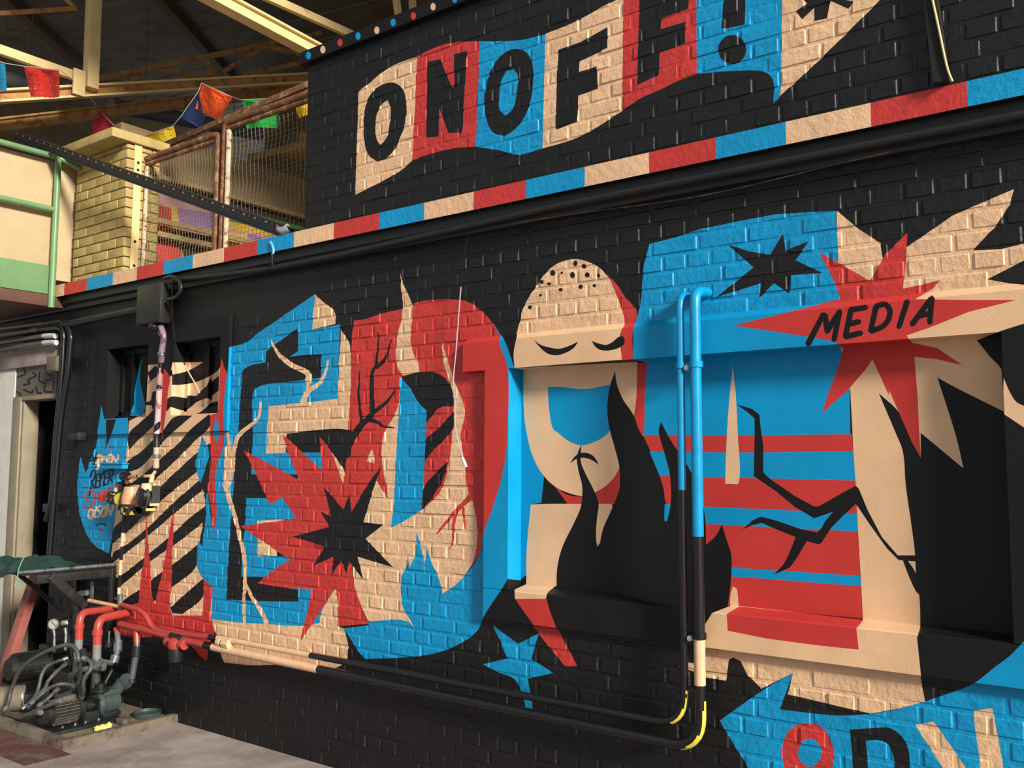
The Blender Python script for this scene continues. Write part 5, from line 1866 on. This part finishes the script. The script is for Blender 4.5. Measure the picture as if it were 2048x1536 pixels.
# pressure gauges
for i, (px, py, bot, fx, lab) in enumerate(((108, 1248, 1290, (.75, -.65, .1), 'round white-faced pressure gauge facing the room'), (131, 1246, 1288, (.5, .86, .02), 'chrome pressure gauge seen edge-on beside the white dial'))):
    c = np.asarray(W(px, py, -.34 - .02 * i))
    g = thing('pressure_gauge', lab, 'gauge', W(px, bot, -.34 - .02 * i))
    ax = np.array(fx) / np.linalg.norm(fx)
    R_ = .033
    mb = MB()
    mb.lathe([(0, -.028), (R_ * .9, -.028), (R_, -.02), (R_, .006), (R_ * 1.1, .006), (R_ * 1.1, .014), (R_ * .93, .014), (R_ * .93, .006), (0, .006)], c, ax, 26)
    case = mb.build('case', 'chrome', g)
    mb = MB()
    mb.lathe([(0, .007), (R_ * .93, .007), (R_ * .93, .009), (0, .009)], c, ax, 26, c=srgb(150, 146, 136))
    mb.build('dial', 'dial', g)
    s = np.cross(ax, (0, 0, 1))
    s /= np.linalg.norm(s)
    u = np.cross(s, ax)
    mb = MB()
    mb.bar(c + ax * .0105 - s * .013 - u * .012, c + ax * .0105 + s * .016 + u * .016, .004, .0015, up=tuple(ax), c=srgb(12, 12, 12))
    mb.build('needle', 'dial', g)
    mb = MB()
    for k in range(9):
        a = math.radians(-135 + k * 33.75)
        d = s * math.sin(a) + u * math.cos(a)
        mb.bar(c + ax * .0096 + d * .022, c + ax * .0096 + d * .028, .0025, .0012, up=tuple(ax), c=srgb(20, 20, 20))
    mb.build('tick_marks', 'dial', g)
    mb = MB()
    mb.tube([c - np.array([0, 0, R_]), W(px + 1, py + 22, -.34 - .02 * i), W(px, bot + 12, -.34 - .02 * i)], [.012, .009, .011], 10)
    mb.build('stem', 'grey_metal', g)

# supply pipes standing over the pumps
def c_red(zc):
    return lambda p: PRP if p.z > zc else (srgb(120, 122, 122) if p.z > zc - .12 else srgb(58, 62, 62))


for pts, r, zc, lab in (([W(228, 1217, -.05), W(160, 1226, -.37), W(157, 1300, -.37), (-6.02, -.37, .26)], .025, .515, 'left one of two red painted pipes arching down to the pumps'),
                        ([W(262, 1224, -.05), W(196, 1238, -.345), W(191, 1385, -.345), (AX + .03, -.345, AZ + .10)], .027, .49, 'right one of two red painted pipes arching down to the near pump')):
    o = thing('arched_pipe', lab, 'pipe', pts[-1])
    path = fillet(pts, .07, 8)
    fine = []
    for a, b in zip(path[:-1], path[1:]):
        n = max(1, int(np.linalg.norm(b - a) / .015))
        fine += [a + (b - a) * i / n for i in range(n)]
    fine.append(path[-1])
    mb = MB()
    mb.tube(fine, r, 16, c=c_red(zc))
    mb.build('tube', 'pipe_paint', o)
    e = np.asarray(pts[1])
    for dz, mt_ in ((-.085, None), (-.26, 'grey_metal')):
        mb = MB()
        mb.lathe([(r, -.014), (r * 1.22, -.014), (r * 1.22, .014), (r, .014)], (e[0] + (np.asarray(pts[2]) - e)[0] * -dz / (e[2] - pts[2][2]), e[1], e[2] + dz), (0, 0, 1), 16, c=PRP if mt_ is None else None)
        mb.build('socket', mt_ or 'pipe_paint', o)
# drop leg to the pump inlet
P = [W(273, 1262, YP), W(274, 1300, -.11), W(268, 1330, -.12), W(262, 1368, -.14), W(240, 1378, -.16), W(228, 1380, -.175)]
o = thing('inlet_pipe', 'dark pipe dropping from the red wall pipe to the pump inlet', 'pipe', P[-1])
mb = MB()
mb.tube(fillet(P, .05), .021, 14, c=lambda p: PRP if p.z > .50 else srgb(70, 78, 78))
mb.build('tube', 'pipe_paint', o)
for a, b, r in ((W(274, 1292, -.11), W(272, 1312, -.115), .03), (W(264, 1358, -.135), W(263, 1366, -.138), .027)):
    mb = MB()
    mb.tube([a, b], r, 12)
    mb.build('socket', 'black_metal', o)
# grey leg behind
P = [W(232, 1256, -.09), W(236, 1275, -.1), W(235, 1302, -.12), W(230, 1318, -.13), W(222, 1327, -.16), W(200, 1322, -.3)]
o = thing('return_pipe', 'grey valve pipe curving back behind the arched pipes', 'pipe', P[0])
mb = MB()
mb.tube(fillet(P, .04), .018, 12, c=lambda p: PRP if p.z > .52 else srgb(96, 100, 100))
mb.build('tube', 'pipe_paint', o)
for a, b, r in ((W(236, 1282, -.1), W(235, 1304, -.12), .028), (W(232, 1310, -.125), W(227, 1324, -.14), .03)):
    mb = MB()
    mb.tube([a, b], r, 12)
    mb.build('valve_body', 'grey_metal', o)
# rod
o = thing('steel_rod', 'thin grey rod leaning behind the near pump', 'rod', ZP(186, 1412, .03))
mb = MB()
mb.tube([ZP(186, 1412, .03), W(224, 1340, -.12)], .0075, 8)
mb.build('rod', 'grey_metal', o)

# hoses
HOSES = [('O 60,790 75,650 130,500 290,250 520,70 N 740,1240 860,1225 970,1290 1040,1400 O 1045,140 1010,300 940,460 820,590', .0125, 'hose', (-.74, -.46), 'long grey hose arching highest over the pumps'),
         ('O -40,1010 120,920 260,860 480,775 620,720 760,650', .0115, 'hose_braid', -.71, 'braided hose lying along the near motor to the picture edge'),
         ('O -30,1050 90,960 250,880 400,830 560,790', .013, 'hose', -.73, 'grey hose lying across the plinth rim'),
         ('O 290,760 400,620 470,500 560,320 640,200 720,150 830,110', .0115, 'hose', (-.70, -.42), 'grey hose looping behind the near motor'),
         ('O 350,740 450,590 560,490 640,400 740,290 830,180', .0115, 'hose_braid', (-.72, -.42), 'braided hose running up to the valve block'),
         ('O 380,700 470,590 600,500 760,440 880,430 960,470', .0115, 'hose', (-.72, -.46), 'grey hose bent low behind the terminal box'),
         ('O 480,725 560,640 660,560 780,490', .011, 'hose', (-.73, -.6), 'short grey hose passing in front of the drum'),
         ('N 1060,1380 1120,1440 1140,1530 O 1120,330 1100,420 1060,540 1000,630', .013, 'hose', -.42, 'dark hose hanging beside the arched pipe')]
for s, r, mt_, y, lab in HOSES:
    y0, y = y if isinstance(y, tuple) else (y, y)
    Z_ = zp(s)
    P = [np.asarray(W(a, b, y0 + (y - y0) * i / (len(Z_) - 1))) for i, (a, b) in enumerate(Z_)]
    P = [np.array([p[0], p[1] + .02 * math.sin(i * 1.3), max(p[2], .05 if y > -.7 else .075)]) for i, p in enumerate(P)]
    o = thing('rubber_hose', lab, 'hose', P[0])
    mb = MB()
    mb.tube(spline(P, 6), r, 10)
    mb.build('hose', mt_, o)
    for e in (0, -1):
        d = P[1] - P[0] if e == 0 else P[-2] - P[-1]
        mb = MB()
        mb.tube([P[e], P[e] + d / np.linalg.norm(d) * .03], r * 1.3, 10)
        mb.build('ferrule', 'grey_metal', o)

# drum at the left edge
o = thing('oil_drum', 'small grey drum lying at the left picture edge', 'drum', ZP(15, 1425, .03))
a, b = np.asarray(W(-30, 1412, -.72)), np.asarray(W(50, 1400, -.52))
a[2] = b[2] = .115
mb = MB()
mb.tube([a, a + (b - a) * .05, a + (b - a) * .48, a + (b - a) * .5, a + (b - a) * .52, a + (b - a) * .95, b], [.078, .082, .08, .084, .08, .082, .078], 22)
mb.build('shell', 'plinth', o)
mb = MB()
mb.tube([a + (b - a) * .93, a + (b - a) * .97], .085, 22)
mb.build('rim', 'grey_metal', o)

# wall table with its braces
TX = -6.20
tb_ = thing('wall_table', 'black steel bracket table standing out from the wall', 'table', (TX - .25, -.3, .0))
ya = XP(45, 1140, TX)[1]
mb = MB()
mb.box((TX - .52, ya, .925), (TX, -.012, .955))
mb.build('top', 'black_metal', tb_, bevel=0.006)
mb = MB()
mb.box((TX - .04, ya + .1, .865), (TX - .005, -.012, .923))
mb.build('apron', 'black_metal', tb_, bevel=0.004)
mb = MB()
mb.tube([(TX + .004, ya - .03, .95), (TX + .004, -.03, .95)], .012, 10)
mb.build('edge_tube', 'grey_metal', tb_)
p, q = XP(100, 1150, TX), XP(170, 1213, TX)
mb = MB()
mb.bar(p, q, .035, .06)
mb.build('brace', 'black_metal', tb_, bevel=0.003)
p, q = XP(30, 1142, TX - .45), XP(128, 1224, TX - .45)
mb = MB()
mb.bar(p, q, .025, .03)
mb.build('brace', 'black_metal', tb_, bevel=0.003)
for x0 in (TX - .5, TX - .035):
    mb = MB()
    mb.box((x0, -.045, .45), (x0 + .035, -.012, .925))
    mb.build('wall_upright', 'black_metal', tb_, bevel=0.003)
o = thing('bracket_tab', 'small grey steel tab upright under the wall table', 'bracket', W(184, 1200, -.06))
mb = MB()
mb.bar(W(183, 1200, -.06), W(185, 1163, -.06), .03, .012, up=(0, 1, 0))
mb.build('tab', 'grey_metal', o, bevel=0.002)
mb = MB()
mb.bar(W(160, 1188, -.06), W(176, 1185, -.06), .03, .04)
mb.build('plate', 'grey_metal', o, bevel=0.002)
# short peach pipe end under the table
o = thing('pipe_stub', 'short peach and black pipe meeting the arched pipe', 'pipe', W(180, 1202, -.08))
mb = MB()
mb.tube([np.asarray(W(178, 1201, -.08)) * (1 - t) + np.asarray(W(240, 1214, -.08)) * t for t in np.linspace(0, 1, 16)], .014, 12, c=lambda p: KB if -5.98 < p.x < -5.86 or p.x > -5.86 and p.x < -5.84 else PP)
mb.build('tube', 'pipe_paint', o)

# green cloth on the table, with its string
o = thing('green_cloth', 'crumpled dark green cloth lying on the wall table', 'cloth', (TX - .3, ya + .1, .955))
rc = random.Random(9)
nx, ny = 26, 18
v, f = [], []
for i in range(nx + 1):
    for j in range(ny + 1):
        s, t = i / nx, j / ny
        y = ya - .08 + s * .50
        x = TX - .50 + t * .47
        ed = min(s, 1 - s, t, 1 - t)
        h = .957 + .06 * min(1, ed * 5) * (0.8 + .9 * noise.noise(Vector((x * 9, y * 9, 1)))) + .024 * noise.noise(Vector((x * 24, y * 16, 4)))
        if s < .16:
            h -= (.16 - s) * .30 * (1 - t * .5)
        x += .03 * noise.noise(Vector((s * 7, t * 3, 8)))
        y += .05 * noise.noise(Vector((s * 3, t * 6, 3)))
        v.append((x, y, max(h, .9572) if y > ya else h))
for i in range(nx):
    for j in range(ny):
        a = i * (ny + 1) + j
        f.append((a, a + 1, a + ny + 2, a + ny + 1))
mb = MB()
mb.add(v, f)
mb.add([(a, b, c - .004) for a, b, c in v], [tuple(reversed(q)) for q in f])
mb.build('fabric', 'green_cloth', o)
mb = MB()
pp = [XP(*a, TX + .03) for a in ((50, 1112), (44, 1122), (37, 1140), (35, 1155), (34, 1166))]
mb.tube(spline(pp, 5), .0035, 6)
mb.build('string', 'green_string', o)
mb = MB()
a, b = zp('N 215,410 235,450')
mb.tube(spline([XP(*c, TX + .03) for c in zp('N 215,415 190,440 200,468 215,420 245,440 262,480 235,490 218,440')], 4), .0035, 6)
mb.build('knot', 'green_string', o)

# red leaning timber
o = thing('leaning_beam', 'pale red painted beam leaning at the left edge', 'beam', ZP(5, 1400, 0.03))
p, q = np.asarray(W(75, 1146, -.27)), np.asarray(W(8, 1352, -.40))
t = (q - p) / np.linalg.norm(q - p)
q2 = q + t * ((q[2] - .035) / -t[2])
mb = MB()
mb.bar(p, q2, .085, .06, up=(0, -1, 0))
mb.build('timber', 'red_beam', o, bevel=0.004)

# bits on the plinth
o = thing('foam_scrap', 'torn scrap of yellow foam lying on the plinth rim', 'scrap', ZP(206, 1456, .058))
bm_v = []
c = np.asarray(ZP(206, 1458, .035))
mb = MB()
rr = random.Random(4)
for k in range(3):
    d = c + np.array([.0, (k - 1) * .035, .0])
    ring = [(.0, .0)] + [(.022 + rr.uniform(-.006, .006), h) for h in (.0, .012, .022)] + [(0, .028 + rr.uniform(0, .01))]
    mb.lathe(ring, d, (rr.uniform(-.2, .2), rr.uniform(-.2, .2), 1), 7)
mb.build('foam', 'foam', o)
o = thing('round_lid', 'round dark metal lid lying on the plinth by the wall', 'lid', ZP(294, 1432, .03))
mb = MB()
mb.lathe([(0, .0), (.085, .0), (.088, .012), (.088, .03), (.08, .03), (.078, .012), (0, .012)], ZP(294, 1432, .03), (0, 0, 1), 28)
mb.build('dish', 'teal', o)
o = thing('concrete_lump', 'small broken block lying between pump and lid', 'block', ZP(250, 1445, .03))
mb = MB()
c = np.asarray(ZP(250, 1447, .03))
mb.box(tuple(c + np.array([-.05, -.04, 0])), tuple(c + np.array([.05, .04, .035])))
mb.build('lump', 'plinth', o, bevel=0.012)
